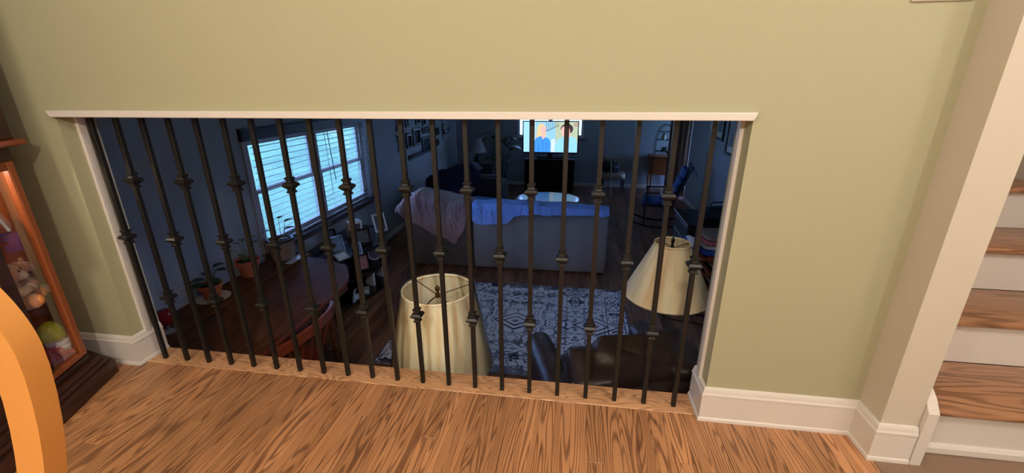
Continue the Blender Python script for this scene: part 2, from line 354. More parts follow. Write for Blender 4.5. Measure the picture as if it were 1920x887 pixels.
# baseboards: profile swept along the wall line with mitred corners
PROF = [(0, .0), (.018, 0), (.018, .006), (.0165, .012), (.013, .0155), (.013, .106), (.0155, .108), (.0155, .113), (.012, .119), (.010, .128), (.007, .135), (.0, .138)]
def baseboard(name, path, label, side=1):
    b = MB(); path = [Vector(p) for p in path]; n = len(path); rings = []
    for i, p in enumerate(path):
        def nrm(a, c): d = (c-a).normalized(); return Vector((d.y, -d.x))*side
        if i == 0: m = nrm(path[0], path[1]); k = 1
        elif i == n-1: m = nrm(path[-2], path[-1]); k = 1
        else:
            n1, n2 = nrm(path[i-1], p), nrm(p, path[i+1]); m = (n1+n2).normalized(); k = 1/max(.3, m.dot(n1))
        rings.append([b.bm.verts.new((p.x+m.x*o*k, p.y+m.y*o*k, z)) for o, z in PROF])
    for i in range(n-1):
        for j in range(len(PROF)-1): b.bm.faces.new((rings[i][j], rings[i+1][j], rings[i+1][j+1], rings[i][j+1]))
    b.bm.faces.new(rings[0]); b.bm.faces.new(rings[-1][::-1])
    return struct(name, b, M['white'], label)
baseboard('baseboard_left', [(-.75, -.05), (-.077, -.05), (-.077, .0765)], 'white stepped baseboard left of the opening')
baseboard('baseboard_right', [(2.288, .0765), (2.288, -.05), (2.784, -.05), (2.784, -.155), (2.8895, -.155)], 'white stepped baseboard right of the opening')
# ---- stairs
ST = tag(bpy.data.objects.new('staircase', None), 'oak staircase with white risers climbing right of the wall end', 'stairs'); C.objects.link(ST); ST.location = (2.945, -.1, 0)
rise, run, sw = .1855, .26, .85
for i in range(6):
    b = MB(); b.box(0, sw, i*run, i*run+.018, i*rise if i else 0, (i+1)*rise-.026); b.build('riser', M['white'], ST)
    b = MB(); b.box(-.03, sw, i*run-.028, (i+1)*run+.001, (i+1)*rise-.026, (i+1)*rise, bev=.008, seg=2); b.build('tread', M['oak_tread'], ST, smooth=True)
b = MB(); b.prism([(-.012, .001), (-.012, .022), (-.006, .032), (0, .034), (0, .001)], .0, sw, plane='YZ'); b.build('shoe_molding', M['white'], ST)
b = MB(); b.prism([(-.073, .0005), (-.073, .20), (-.045, .238), (.0, .275), (1.45, 1.31), (1.45, 1.05), (.15, .0005)], -.053, -.022, plane='YZ', bev=.002); b.build('skirt_board', M['white'], ST)
# wall plate at the top right
t = thing('switch_plate', 'white wall plate cut off by the top edge, high on the green wall', 'wall plate', (2.679, -.05, 1.345))
b = MB(); b.box(-.07, .07, -.007, 0, 0, .115, bev=.003); b.build('plate', M['white'], t)
for k in (-1, 0, 1):
    b = MB(); b.box(k*.046-.005, k*.046+.005, -.016, -.006, .048, .066, bev=.002); b.build('toggle', M['white'], t)

# ================================================================ THE SETTING: lower room
b = MB(); b.box(-1.3, 4.32, -.1, 8.05, LZ-.15, LZ-.013); b.box(-1.3, 5.5, 8.05, 9.4, LZ-.15, LZ-.013); struct('floor', b, M['dark_floor'], 'dark plank floor of the lower room'); LF = b and bpy.data.objects[-1] if False else [o for o in C.objects if o.get('label') == 'dark plank floor of the lower room'][0]
pw = .124
for i in range(44):
    x0 = -1.2+i*pw; y = .1-random.uniform(0, 1.2)
    while y < 9.3:
        ya, yb = max(y, .09), min(y+1.75, 9.29); y += 1.75
        if yb-ya < .05 or x0+pw > 4.2 and yb < 8.2: continue
        b = MB(); ln = (yb-ya)/2; b.box(-pw/2+.0008, pw/2-.0008, -ln+.0008, ln-.0008, -.012, 0, bev=.0015)
        b.build('plank', M['dark_floor'], LF, loc=(x0+pw/2, (ya+yb)/2, LZ))
wy0, wy1, wz0, wz1 = 2.17, 4.42, -.38, .73       # left window hole
b = MB(); X0, X1 = -1.32, -1.2
b.box(X0, X1, .08, wy0, LZ-.013, 1.25); b.box(X0, X1, wy1, 9.4, LZ-.013, 1.25); b.box(X0, X1, wy0, wy1, LZ-.013, wz0); b.box(X0, X1, wy0, wy1, wz1, 1.25)
struct('wall_left', b, M['grey_wall'], 'blue grey left wall of the lower room with the wide window')
fx0, fx1, fz0 = .36, 1.98, .0
b = MB(); b.box(-1.2, fx0, 9.3, 9.42, LZ-.013, 1.25); b.box(fx1, 5.5, 9.3, 9.42, LZ-.013, 1.25); b.box(fx0, fx1, 9.3, 9.42, LZ-.013, fz0); b.box(fx0, fx1, 9.3, 9.42, .95, 1.25)
struct('wall_far', b, M['grey_wall'], 'far wall of the lower room behind the television')
rz0, rz1, ry0, ry1 = -.30, .40, 1.75, 2.45
b = MB(); b.box(4.2, 4.32, 1.6, ry0, LZ-.013, 1.25); b.box(4.2, 4.32, ry1, 8.17, LZ-.013, 1.25); b.box(4.2, 4.32, ry0, ry1, LZ-.013, rz0); b.box(4.2, 4.32, ry0, ry1, rz1, 1.25); b.box(4.32, 5.5, 8.05, 8.17, LZ-.013, 1.25); struct('wall_right', b, M['grey_wall'], 'right wall of the lower room with framed pictures')
b = MB(); b.box(2.89, 4.32, 1.5, 1.6, LZ-.013, 2.5); struct('wall_side', b, M['grey_wall'], 'lower room wall under the stairs')
b = MB(); b.box(5.5, 5.6, 8.05, 8.25, LZ-.15, 1.25); b.box(5.5, 5.6, 9.15, 9.42, LZ-.15, 1.25); b.box(5.5, 5.6, 8.25, 9.15, .85, 1.25); b.box(5.5, 5.6, 8.25, 9.15, LZ-.15, LZ); struct('wall_right', b, M['grey_wall'], 'passage wall beyond the right wall')
dr_ = tag(bpy.data.objects.new('door_unseen', None), 'unseen glazed door added at the end of the passage for its daylight', kind='structure'); C.objects.link(dr_)  # out of view, added so blue daylight reaches the far left wall
b = MB(); b.box(5.52, 5.57, 8.25, 8.34, LZ, .85); b.box(5.52, 5.57, 9.06, 9.15, LZ, .85); b.box(5.52, 5.57, 8.34, 9.06, LZ, LZ+.18); b.box(5.52, 5.57, 8.34, 9.06, .74, .85); b.build('door_frame', M['white'], dr_)
b = MB(); b.box(5.543, 5.547, 8.34, 9.06, LZ+.18, .74); b.build('pane', M['glass'], dr_)
b = MB(); b.cyl((5.47, 8.30, LZ+1.0), (5.52, 8.30, LZ+1.0), .012); b.box(5.46, 5.475, 8.29, 8.39, LZ+.99, LZ+1.01, bev=.003); b.build('door_handle', M['bronze'], dr_)
b = MB(); b.box(-1.32, 2.784, .0751, 1.5, 1.25, 1.35); b.box(-1.32, 4.32, 1.5, 8.05, 1.25, 1.35); b.box(-1.32, 5.6, 8.05, 9.42, 1.25, 1.35); struct('ceiling', b, M['ceil'], 'lower room ceiling')
for nm, args, lb in (('baseboard_left', (-1.2, -1.188, .08, 9.3, LZ, LZ+.09), 'baseboard along the lower left wall'), ('baseboard_far', (-1.188, 5.5, 9.288, 9.3, LZ, LZ+.09), 'baseboard along the far wall'), ('baseboard_right', (4.188, 4.2, 1.6, 8.17, LZ, LZ+.09), 'baseboard along the lower right wall')):
    b = MB(); b.box(*args, bev=.003); struct(nm, b, M['white'], lb)
# outdoors
b = MB(); b.box(-60, -1.33, -40, 60, -1.5, -1.36); tag(b.build('lawn', M['lawn']), 'green lawn outside the left window', 'lawn', kind='structure')
b = MB(); b.box(-1.329, 40, 9.6, 60, -1.5, -1.36); tag(b.build('lawn', M['lawn']), 'green lawn beyond the far window', 'lawn', kind='structure')

def window_left():
    w = tag(bpy.data.objects.new('window_1', None), 'wide double window on the left wall of the lower room', kind='structure'); C.objects.link(w)
    b = MB(); x0, x1 = -1.305, -1.235
    b.box(x0, x1, wy0, wy0+.05, wz0, wz1); b.box(x0, x1, wy1-.05, wy1, wz0, wz1); b.box(x0, x1, wy0+.05, wy1-.05, wz1-.05, wz1); b.box(x0, x1, wy0+.05, wy1-.05, wz0, wz0+.05)
    b.box(x0, x1, 3.235, 3.335, wz0+.05, wz1-.05)
    b.build('window_frame', M['sash'], w)
    for (a, c) in ((wy0+.05, 3.235), (3.335, wy1-.05)):
        for (z0, z1, dx) in ((.185, wz1-.05, -1.285), (wz0+.05, .215, -1.262)):
            b = MB(); t = .035
            b.box(dx-.012, dx+.012, a, a+t, z0, z1); b.box(dx-.012, dx+.012, c-t, c, z0, z1); b.box(dx-.012, dx+.012, a+t, c-t, z0, z0+t); b.box(dx-.012, dx+.012, a+t, c-t, z1-t, z1)
            s = b.build('sash', M['sash'], w)
            b = MB(); b.box(dx-.002, dx+.002, a+t, c-t, z0+t, z1-t); b.build('pane', M['glass'], s)
    b = MB(); b.box(-1.2, -1.185, wy0-.07, wy0, wz0-.02, wz1+.07, bev=.004); b.build('casing', M['sash'], w)
    b = MB(); b.box(-1.2, -1.185, wy1, wy1+.07, wz0-.02, wz1+.07, bev=.004); b.build('casing', M['sash'], w)
    b = MB(); b.box(-1.2, -1.185, wy0, wy1, wz1, wz1+.07, bev=.004); b.build('casing', M['sash'], w)
    b = MB(); b.box(-1.3, -1.155, wy0-.09, wy1+.09, wz0-.025, wz0, bev=.006); b.build('window_sill', M['slat'], w)
    b = MB(); b.box(-1.2, -1.186, wy0-.06, wy1+.06, wz0-.09, wz0-.025, bev=.004); b.build('apron', M['slat'], w)
window_left()
def window_far():
    w = tag(bpy.data.objects.new('window_2', None), 'bright window behind the television', kind='structure'); C.objects.link(w)
    b = MB(); y0, y1 = 9.3, 9.38; t = .06
    b.box(fx0, fx0+t, y0, y1, fz0, .95); b.box(fx1-t, fx1, y0, y1, fz0, .95); b.box(fx0+t, fx1-t, y0, y1, fz0, fz0+t); b.box(fx0+t, fx1-t, y0, y1, .95-t, .95); b.box(1.12, 1.22, y0, y1, fz0+t, .95-t)
    b.build('window_frame', M['white'], w)
    for a, c in ((fx0+t, 1.12), (1.22, fx1-t)):
        b = MB(); b.box(a, c, 9.35, 9.354, fz0+t, .95-t); b.build('pane', M['glass'], w)
    b = MB(); b.box(fx0-.1, fx1+.1, 9.25, 9.3, fz0-.03, fz0); b.build('window_sill', M['white'], w)
window_far()
def unseen_window_right():  # unseen window, added for the blue light on sofa back and rug
    w = tag(bpy.data.objects.new('window_unseen', None), 'unseen window added on the right wall to light the lower room', kind='structure'); C.objects.link(w); x0, x1, t = 4.24, 4.31, .05
    b = MB(); b.box(x0, x1, ry0, ry0+t, rz0, rz1); b.box(x0, x1, ry1-t, ry1, rz0, rz1); b.box(x0, x1, ry0+t, ry1-t, rz0, rz0+t); b.box(x0, x1, ry0+t, ry1-t, rz1-t, rz1); b.build('window_frame', M['white'], w)
    b = MB(); b.box(4.27, 4.274, ry0+t, ry1-t, rz0+t, rz1-t); b.build('pane', M['glass'], w)
    b = MB(); b.box(4.15, 4.24, ry0-.04, ry1+.04, rz0-.025, rz0, bev=.004); b.build('window_sill', M['white'], w)
unseen_window_right()
b = MB(); b.box(4.4, 60, -40, 9.599, -1.5, -1.36); tag(b.build('lawn', M['lawn']), 'green lawn outside the right window', 'lawn', kind='structure')
def blind(name, label, along, u0, u1, z0, z1, off, pitch, ang, loc_fn, cords, valance=True, ext=0.0):
    """venetian blind; u runs along the window, loc_fn(u, d, z) gives the world point d metres into the room"""
    t = thing(name, label, 'blind', loc_fn((u0+u1)/2, off, z1), 0 if along == 'X' else PI/2, 'venetian blinds')
    ln = (u1-u0)/2
    b = MB(); w = .024; a = ang
    pts = [(-w*math.cos(a), -w*math.sin(a)), (0, .003), (w*math.cos(a), w*math.sin(a)), (w*math.cos(a), w*math.sin(a)-.0025), (0, .0005), (-w*math.cos(a), -w*math.sin(a)-.0025)]
    b.prism([(p[0], p[1]) for p in pts], -ln, ln, plane='YZ')
    n = int((z1-z0)/pitch); first = b.build('slat', M['slat'], t, loc=(0, 0, -pitch))
    for k in range(1, n): instance(first, t, (0, 0, -pitch*(k+1)))
    b = MB(); b.box(-ln, ln, -.02, .02, -pitch*(n+1)-.012, -pitch*(n+1), bev=.003); b.build('bottom_rail', M['slat'], t)
    for c in cords:
        b = MB(); b.cyl((c, .022, 0), (c, .022, -pitch*(n+1)), .0012, seg=5); b.build('ladder_cord', M['cord'], t)
    return t
LW = lambda u, d, z: (-1.2+d, u, z)
bl = blind('venetian_blind', 'dark wood venetian blind over the nearer half of the left window', 'Y', 2.19, 3.28, wz0+.01, .70, .035, .060, -0.30, LW, (-.42, 0, .42))
b2 = blind('venetian_blind', 'dark wood venetian blind over the farther half of the left window, with tilt wand', 'Y', 3.295, 4.47, wz0+.01, .70, .035, .060, -0.30, LW, (-.45, 0, .45))
b = MB(); b.cyl((-.50, -.045, -.02), (-.46, -.05, -.62), .005, seg=6); b.build('tilt_wand', M['black'], b2)
b = MB(); b.tube([(-.56, -.04, -.02), (-.55, -.045, -.5), (-.545, -.045, -.78)], .0025, 5); b.build('lift_cord', M['black'], b2)
b = MB(); b.box(-1.18, -1.165, 2.09, 4.53, .70, .80, bev=.004); b.box(-1.2, -1.165, 2.09, 2.105, .70, .80); b.box(-1.2, -1.165, 4.515, 4.53, .70, .80); b.box(-1.2, -1.16, 2.08, 4.54, .80, .812, bev=.003)
tag(b.build('blind_valance', M['valance']), 'dark wood valance box above the left window blinds', 'valance')
FW = lambda u, d, z: (u, 9.3-d, z)
blind('venetian_blind', 'raised-slat blind on the far window behind the television', 'X', fx0-.08, fx1+.08, fz0, .95, .07, .12, 0.0, FW, (-.8, .8))

# ================================================================ UPPER ROOM THINGS
# ---- balusters
ORD = ['first', 'second', 'third', 'fourth', 'fifth', 'sixth', 'seventh', 'eighth', 'ninth', 'tenth', 'eleventh', 'twelfth', 'thirteenth', 'fourteenth', 'fifteenth', 'sixteenth', 'seventeenth', 'eighteenth', 'nineteenth', 'twentieth', 'twenty-first']
hw = .0078
b = MB(); b.box(-hw, hw, -hw, hw, 0.0005, 1.0543, bev=.0008); bar0 = b.build('bar', M['iron'])
def knuckle():
    b = MB(); prof = [(-.031, .0092), (-.029, .0130), (-.0235, .0130), (-.0205, .0098), (-.0155, .0098), (-.013, .0125), (-.004, .0215), (.0005, .0222), (.003, .0205), (.008, .0170), (.010, .0112), (.0155, .0100), (.0185, .0100), (.0215, .0134), (.0265, .0134), (.029, .0092)]
    rings = [[b.bm.verts.new((sx*w, sy*w, z)) for sx, sy in ((-1, -1), (1, -1), (1, 1), (-1, 1))] for z, w in prof]
    for i in range(len(rings)-1):
        for k in range(4): b.bm.faces.new((rings[i][k], rings[i][(k+1) % 4], rings[i+1][(k+1) % 4], rings[i+1][k]))
    b.bm.faces.new(rings[0][::-1]); b.bm.faces.new(rings[-1])
    return b.build('knuckle', M['iron'])
kn0 = knuckle()
for i in range(21):
    two = i % 2 == 1
    t = thing('iron_baluster', 'square black iron baluster with %s, %s from the left jamb' % ('two knuckles' if two else 'one knuckle', ORD[i]), 'baluster', (i*.11, 0, 0), 0, 'iron balusters in the wall opening')
    if i == 0: bar0.parent = t
    else: instance(bar0, t, (0, 0, 0))
    for z in ((.817, .316) if two else (.582,)):
        if i == 0: kn0.parent = t; kn0.location = (0, 0, z)
        else: instance(kn0, t, (0, 0, z))
# ---- curio cabinet, front face turned along d; local frame: X = s along the face, Y = into the cabinet, Z up
CA = math.atan2(.93091, -.36525)
cab = thing('curio_cabinet', 'dark wood curio cabinet with glass door left of the opening', 'cabinet', (-.006, -.397, 0), CA)
def cp(name, m, *boxes, par=None, bev=.003):
    b = MB()
    for bx in boxes: b.box(*bx, bev=bev)
    return b.build(name, m, par or cab)
s0, s1, D = -.42, .263, .36
def cpoly(name, m, *layers, par=None):
    """stacked slabs of the canted footprint, each grown by e: (e, z0, z1)"""
    b = MB()
    for e, z0, z1 in layers: b.prism([(s0-e, .05-e), (s1+e*.9, .05-e), (.43+e*.4, .25-e*.6), (.43+e*.4, D), (s0-e, D)], z0, z1, bev=.003)
    return b.build(name, m, par or cab, smooth=True)
cpoly('plinth', M['cab_dark'], (.050, .0005, .062), (.038, .062, .080), (.026, .080, .096))
cpoly('cabinet_floor', M['cab_dark'], (0, .096, .125))
cp('back_panel', M['cab_back'], (s0+.02, .42, D-.012, D, .125, .94))
cp('side_panel', M['cab_dark'], (s0, s0+.02, .05, D-.013, .125, .94)); b = MB(); b.prism([(s1-.012, .074), (s1, .066), (.43, .25), (.43, D-.013), (.42, D-.013), (.42, .252)], .125, .94); b.build('side_panel', M['cab_red'], cab)
door = cp('door', M['cab_red'], (s1-.030, s1, .05, .072, .13, .915), bev=.004)
cp('door_rail', M['cab_red'], (.04, s1-.030, .05, .072, .130, .152), par=door); cp('door_rail', M['cab_red'], (.04, s1-.03, .05, .072, .885, .915), par=door); cp('door_stile', M['cab_dark'], (.04, .095, .05, .072, .152, .885), par=door)
cp('front_panel', M['cab_dark'], (s0+.021, .038, .05, .07, .126, .914))
cp('pane', M['case_glass'], (.095, s1-.03, .059, .063, .152, .885), par=door, bev=0)
cpoly('top_rail', M['cab_dark'], (0, .916, .962))
cpoly('cornice', M['cab_red'], (.022, .9625, .968), (.036, .968, .985))
cpoly('upper_case', M['cab_dark'], (.014, .985, 1.90)); cpoly('upper_trim', M['cab_red'], (.03, 1.901, 1.98))
cp('shelf', M['glass'], (s0+.03, s1-.02, .085, D-.014, .386, .393), (s1-.02, .40, .25, D-.014, .386, .393), (s1-.02, .31, .13, .25, .386, .393), bev=0); cp('shelf', M['glass'], (s0+.03, s1-.02, .085, D-.014, .672, .679), (s1-.02, .40, .25, D-.014, .672, .679), (s1-.02, .31, .13, .25, .672, .679), bev=0)
RC = Matrix.Rotation(CA, 3, 'Z')
def cw(s, d, z): v = RC @ Vector((s, d, 0)); return (-.006+v.x, -.397+v.y, z)
cl = lamp('cabinet_fill_light', 'POINT', cw(.12, .16, .90), 3.2, (1.0, .84, .62), 0.02)  # unseen lamp, added to brighten the things behind the glass
# gnome figurine
g = thing('garden_gnome', 'garden gnome figurine with yellow-green hat on the cabinet floor', 'figurine', cw(.245, .128, .1255), CA+.5)
b = MB(); b.lathe([(.042, 0), (.046, .006), (.044, .03), (.040, .045), (.034, .07)], seg=20); b.build('body', M['coat'], g, smooth=True)
for sx in (-.02, .02):
    b = MB(); b.ball((sx, -.036, .010), .017, sc=(.9, 1.2, .6)); b.build('boot', M['orange'], g, smooth='all')
for sx in (-1, 1):
    b = MB(); b.tube([(sx*.036, 0, .066), (sx*.047, -.016, .045), (sx*.034, -.038, .034)], [.014, .014, .011], 8); a = b.build('arm', M['coat'], g, smooth=True)
    b = MB(); b.ball((sx*.030, -.043, .033), .011); b.build('hand', M['skin'], a, smooth='all')
b = MB(); b.ball((0, -.002, .088), .036, sc=(1, .95, .95), u=16, v=10); hd = b.build('head', M['skin'], g, smooth='all')
b = MB(); b.ball((0, -.041, .088), .010); b.build('nose', M['skin'], hd, smooth='all')
for sx in (-.014, .014):
    b = MB(); b.ball((sx, -.034, .098), .0035); b.build('eye', M['black'], hd, smooth='all')
def beard(u, v):
    a = -PI*.98+u*PI*.96; r = .044-.012*v**2+.004*mnoise.noise(Vector((u*9, v*5, 1))); z = .092-.055*v*(1-.35*abs(u-.5)*2)
    return (r*math.cos(a), r*math.sin(a), z)
b = MB(); b.grid(beard, 24, 10); b.build('beard', M['beard'], g, smooth=True, solid=.008)
b = MB()
for k in range(16): 
    u0_ = k/15; b.ball((.026*math.cos(-PI+u0_*PI), .001-.036*abs(math.sin(u0_*PI)), .081+.004*math.sin(u0_*PI*3)), .008, u=8, v=6)
b.build('moustache', M['beard'], g, smooth='all')
b = MB(); b.lathe([(.041, .100), (.042, .108), (.039, .125), (.033, .143), (.024, .157), (.012, .167), (.002, .171)], seg=20, c=(0, .002, 0)); b.build('hat', M['hat'], g, smooth=True)
# teddy bear
t = thing('teddy_bear', 'sitting tan plush bear with a cream muzzle on the glass shelf', 'teddy bear', cw(.165, .145, .3935), CA+.5)
b = MB(); b.ball((0, 0, .055), .052, sc=(1, .9, 1.1), u=16, v=12); b.build('body', M['fur'], t, smooth='all')
b = MB(); b.ball((0, -.012, .132), .044, sc=(1.08, .95, .95), u=16, v=12); hd = b.build('head', M['fur'], t, smooth='all')
b = MB(); b.ball((0, -.05, .121), .021, sc=(1.1, .9, .8)); b.build('muzzle', M['fur_pale'], hd, smooth='all')
b = MB(); b.ball((0, -.071, .127), .0065, sc=(1.3, .8, .9)); b.build('nose', M['cab_dark'], hd, smooth='all')
for sx in (-1, 1):
    b = MB(); b.ball((sx*.017, -.050, .143), .004); b.build('eye', M['black'], hd, smooth='all')
    b = MB(); b.ball((sx*.036, -.004, .168), .018, sc=(1, .5, 1)); e = b.build('ear', M['fur'], hd, smooth='all')
    b = MB(); b.tube([(sx*.045, -.005, .088), (sx*.05, -.04, .07), (sx*.02, -.062, .075)], [.019, .019, .016], 10); b.ball((sx*.016, -.062, .076), .018); b.build('arm', M['fur'] if sx > 0 else M['fur_pale'], t, smooth='all')
    b = MB(); b.tube([(sx*.028, -.02, .025), (sx*.036, -.045, .026), (sx*.04, -.055, .028)], [.026, .027, .027], 12); b.ball((sx*.04, -.058, .029), .028); l = b.build('leg', M['fur'], t, smooth='all')
    b = MB(); b.ball((sx*.041, -.075, .031), .020, sc=(1, .7, 1)); b.build('foot_pad', M['orange'], l, smooth='all')
t = thing('plush_bear', 'second smaller plush bear leaning behind the tan bear', 'teddy bear', cw(.30, .185, .3935), CA+.3)
b = MB(); b.ball((0, 0, .04), .036, sc=(1, .9, 1.15)); b.build('body', M['fur_pale'], t, smooth='all')
b = MB(); b.ball((0, -.005, .105), .032); hd = b.build('head', M['fur'], t, smooth='all')
for sx in (-1, 1):
    b = MB(); b.ball((sx*.026, 0, .133), .013, sc=(1, .5, 1)); b.build('ear', M['fur'], hd, smooth='all')
    b = MB(); b.tube([(sx*.018, -.02, .016), (sx*.024, -.05, .016)], .014, 8); b.ball((sx*.025, -.052, .017), .016); b.build('leg', M['fur_pale'], t, smooth='all')
t = thing('glass_figurine', 'pressed glass ornament on the upper cabinet shelf', 'figurine', cw(.14, .14, .6795), CA)
b = MB(); b.lathe([(.035, 0), (.032, .01), (.012, .03), (.014, .05), (.04, .075), (.048, .10), (.044, .105), (.036, .08), (.01, .06)], seg=12); b.build('bowl', M['crystal'], t, smooth=True)
b = MB(); b.box(-.05, .05, -.004, .004, 0, .075, rot=(-.25, 'X', (0, 0, 0))); tag(b.build('greeting_card', M['paper'], loc=cw(.235, .115, .6805), rz=CA+.6), 'pale folded card leaning on the upper cabinet shelf', 'card')
t = thing('glass_figurine', 'clear glass bird ornament beside the plush bears on the shelf', 'figurine', cw(.285, .125, .3935), CA)
b = MB(); b.ball((0, 0, .022), .02, sc=(1, 1.5, 1)); b.ball((0, -.03, .042), .011); b.build('body', M['crystal'], t, smooth='all')
# ---- dining chair in the left foreground (bow back in the plane y=-1.11)
ch = thing('dining_chair', 'honey maple bow-back dining chair in the left foreground', 'chair', (1.07, -1.11, 0))
def bow(off):
    pts = []
    for k in range(81):
        a = -1.0+k/80*(PI+2.0)
        if math.sin(a) >= 0: x, z = (.208-off)*math.cos(a), .905+(.146-off)*math.sin(a)
        else:
            q = min(1.0, abs(math.sin(a))/math.sin(1.0)); x = (1 if math.cos(a) > 0 else -1)*(.208-off-(.2*q**1.55 if q < .5 else .0683+.04*(q-.5))); z = .905-.46*q
        pts.append((x, z))
    return pts
b = MB(); O, I = bow(0), bow(.036)
def bowv(p, y): return b.bm.verts.new((p[0], y, p[1]))
ro = [(bowv(o, -.0105), bowv(o, .0105), bowv(i, .0105), bowv(i, -.0105)) for o, i in zip(O, I)]
for k in range(len(ro)-1):
    for j in range(4): b.bm.faces.new((ro[k][j], ro[k][(j+1) % 4], ro[k+1][(j+1) % 4], ro[k+1][j]))
b.bm.faces.new(ro[0]); b.bm.faces.new(ro[-1][::-1])
bmesh.ops.bevel(b.bm, geom=[e for e in b.bm.edges if len(e.link_faces) == 2 and e.calc_face_angle(0) > 1.0], offset=.003, segments=2, affect='EDGES')
b.build('back_bow', M['honey'], ch, smooth=True)
for k in range(3):
    x = (k-1)*.045; b = MB(); b.tube([(x*.8, 0, .45), (x, 0, .7), (x*1.15, 0, .875+.13*math.sqrt(max(0, 1-(x/.19)**2)))], [.008, .011, .006], 8); b.build('spindle', M['honey'], ch, smooth=True)
b = MB(); b.prism([(.20*math.cos(2*PI*k/24)*(1.05 if math.sin(2*PI*k/24) < 0 else .9), -.2+.21*math.sin(2*PI*k/24)) for k in range(24)], .425, .455, bev=.008); b.build('seat', M['honey'], ch, smooth=True)
for sx in (-1, 1):
    for y in (-.04, -.36):
        b = MB(); b.tube([(sx*.15, y, .43), (sx*.18, y+(.03 if y > -.1 else -.03), .2), (sx*.20, y+(.05 if y > -.1 else -.05), .0005)], [.016, .02, .013], 10); b.build('leg', M['honey'], ch, smooth=True)
    b = MB(); b.cyl((sx*.182, .0, .18), (sx*.182, -.4, .18), .009); b.build('stretcher', M['honey'], ch, smooth=True)

# ================================================================ LOWER ROOM THINGS
# ---- rug with ornamental field
def rug_material(w, h):
    m = bpy.data.materials.new('rug_pattern'); m.use_nodes = True; nt = m.node_tree; p = nt.nodes['Principled BSDF']; lk = nt.links.new
    tc = nd(nt, 'ShaderNodeTexCoord'); sp = nd(nt, 'ShaderNodeSeparateXYZ'); lk(tc.outputs['Object'], sp.inputs[0])
    def math_(op, a, bb=None, c=None):
        n = nd(nt, 'ShaderNodeMath', operation=op)
        for i, v in enumerate((a, bb, c)):
            if v is None: continue
            if isinstance(v, (int, float)): n.inputs[i].default_value = v
            else: lk(v, n.inputs[i])
        return n.outputs[0]
    ax, ay = math_('ABSOLUTE', sp.outputs[0]), math_('ABSOLUTE', sp.outputs[1])
    # mirrored repeat cells -> symmetric motifs
    mx_ = math_('PINGPONG', ax, .21); my_ = math_('PINGPONG', ay, .17)
    cb = nd(nt, 'ShaderNodeCombineXYZ'); lk(mx_, cb.inputs[0]); lk(my_, cb.inputs[1])
    # large index so neighbouring cells differ
    ix = math_('FLOOR', math_('DIVIDE', ax, .42)); iy = math_('FLOOR', math_('DIVIDE', ay, .34)); lk(math_('ADD', math_('MULTIPLY', ix, 3.7), math_('MULTIPLY', iy, 7.3)), cb.inputs[2])
    n = nd(nt, 'ShaderNodeTexNoise'); n.inputs['Scale'].default_value = 9; n.inputs['Detail'].default_value = 2.0; n.inputs['Distortion'].default_value = 1.0; lk(cb.outputs[0], n.inputs['Vector'])
    s1 = math_('SINE', math_('MULTIPLY', n.outputs[0], 24.0))
    v = nd(nt, 'ShaderNodeTexVoronoi'); v.inputs['Scale'].default_value = 8; lk(cb.outputs[0], v.inputs['Vector'])
    s2 = math_('SINE', math_('MULTIPLY', v.outputs['Distance'], 18.0))
    mot = math_('MAXIMUM', math_('GREATER_THAN', s1, .45), math_('GREATER_THAN', s2, .86))
    # stepped diamond medallions along the long axis
    dx = math_('PINGPONG', sp.outputs[0], .42); dia = math_('ADD', math_('MULTIPLY', dx, 1.0), math_('MULTIPLY', ay, 1.35))
    ring = math_('GREATER_THAN', math_('SINE', math_('MULTIPLY', dia, 62.0)), .35)
    inside = math_('LESS_THAN', dia, .27)
    mot = math_('ADD', math_('MULTIPLY', mot, math_('SUBTRACT', 1.0, inside)), math_('MULTIPLY', math_('MULTIPLY', ring, inside), 1.0))
    # borders
    ex = math_('SUBTRACT', w/2, ax); ey = math_('SUBTRACT', h/2, ay); ed = math_('MINIMUM', ex, ey)
    def band(a, c): return math_('MULTIPLY', math_('GREATER_THAN', ed, a), math_('LESS_THAN', ed, c))
    lines = math_('MAXIMUM', math_('MAXIMUM', band(.0, .018), band(.045, .055)), math_('MAXIMUM', band(.22, .232), band(.26, .266)))
    dark = math_('MAXIMUM', mot, lines)
    w2 = nd(nt, 'ShaderNodeTexNoise'); w2.inputs['Scale'].default_value = 3; w2.inputs['Detail'].default_value = 5; lk(tc.outputs['Object'], w2.inputs['Vector'])
    wear = nd(nt, 'ShaderNodeMapRange'); wear.inputs['From Min'].default_value = .35; wear.inputs['From Max'].default_value = .65; wear.inputs['To Min'].default_value = .6; lk(w2.outputs[0], wear.inputs['Value'])
    fac = math_('MULTIPLY', dark, wear.outputs[0])
    mx = nd(nt, 'ShaderNodeMix', data_type='RGBA'); mx.inputs[6].default_value = L(206, 202, 206); mx.inputs[7].default_value = L(32, 34, 52); lk(fac, mx.inputs[0]); lk(mx.outputs[2], p.inputs['Base Color'])
    p.inputs['Roughness'].default_value = 1.0; p.inputs['Specular IOR Level'].default_value = .1
    return m
rw, rh = 2.38, 1.78
b = MB(); b.box(-rw/2, rw/2, -rh/2, rh/2, .0005, .009, bev=.002); tag(b.build('area_rug', rug_material(rw, rh), loc=(1.24, 2.545, LZ)), 'pale grey and navy patterned area rug behind the sofa', 'rug')

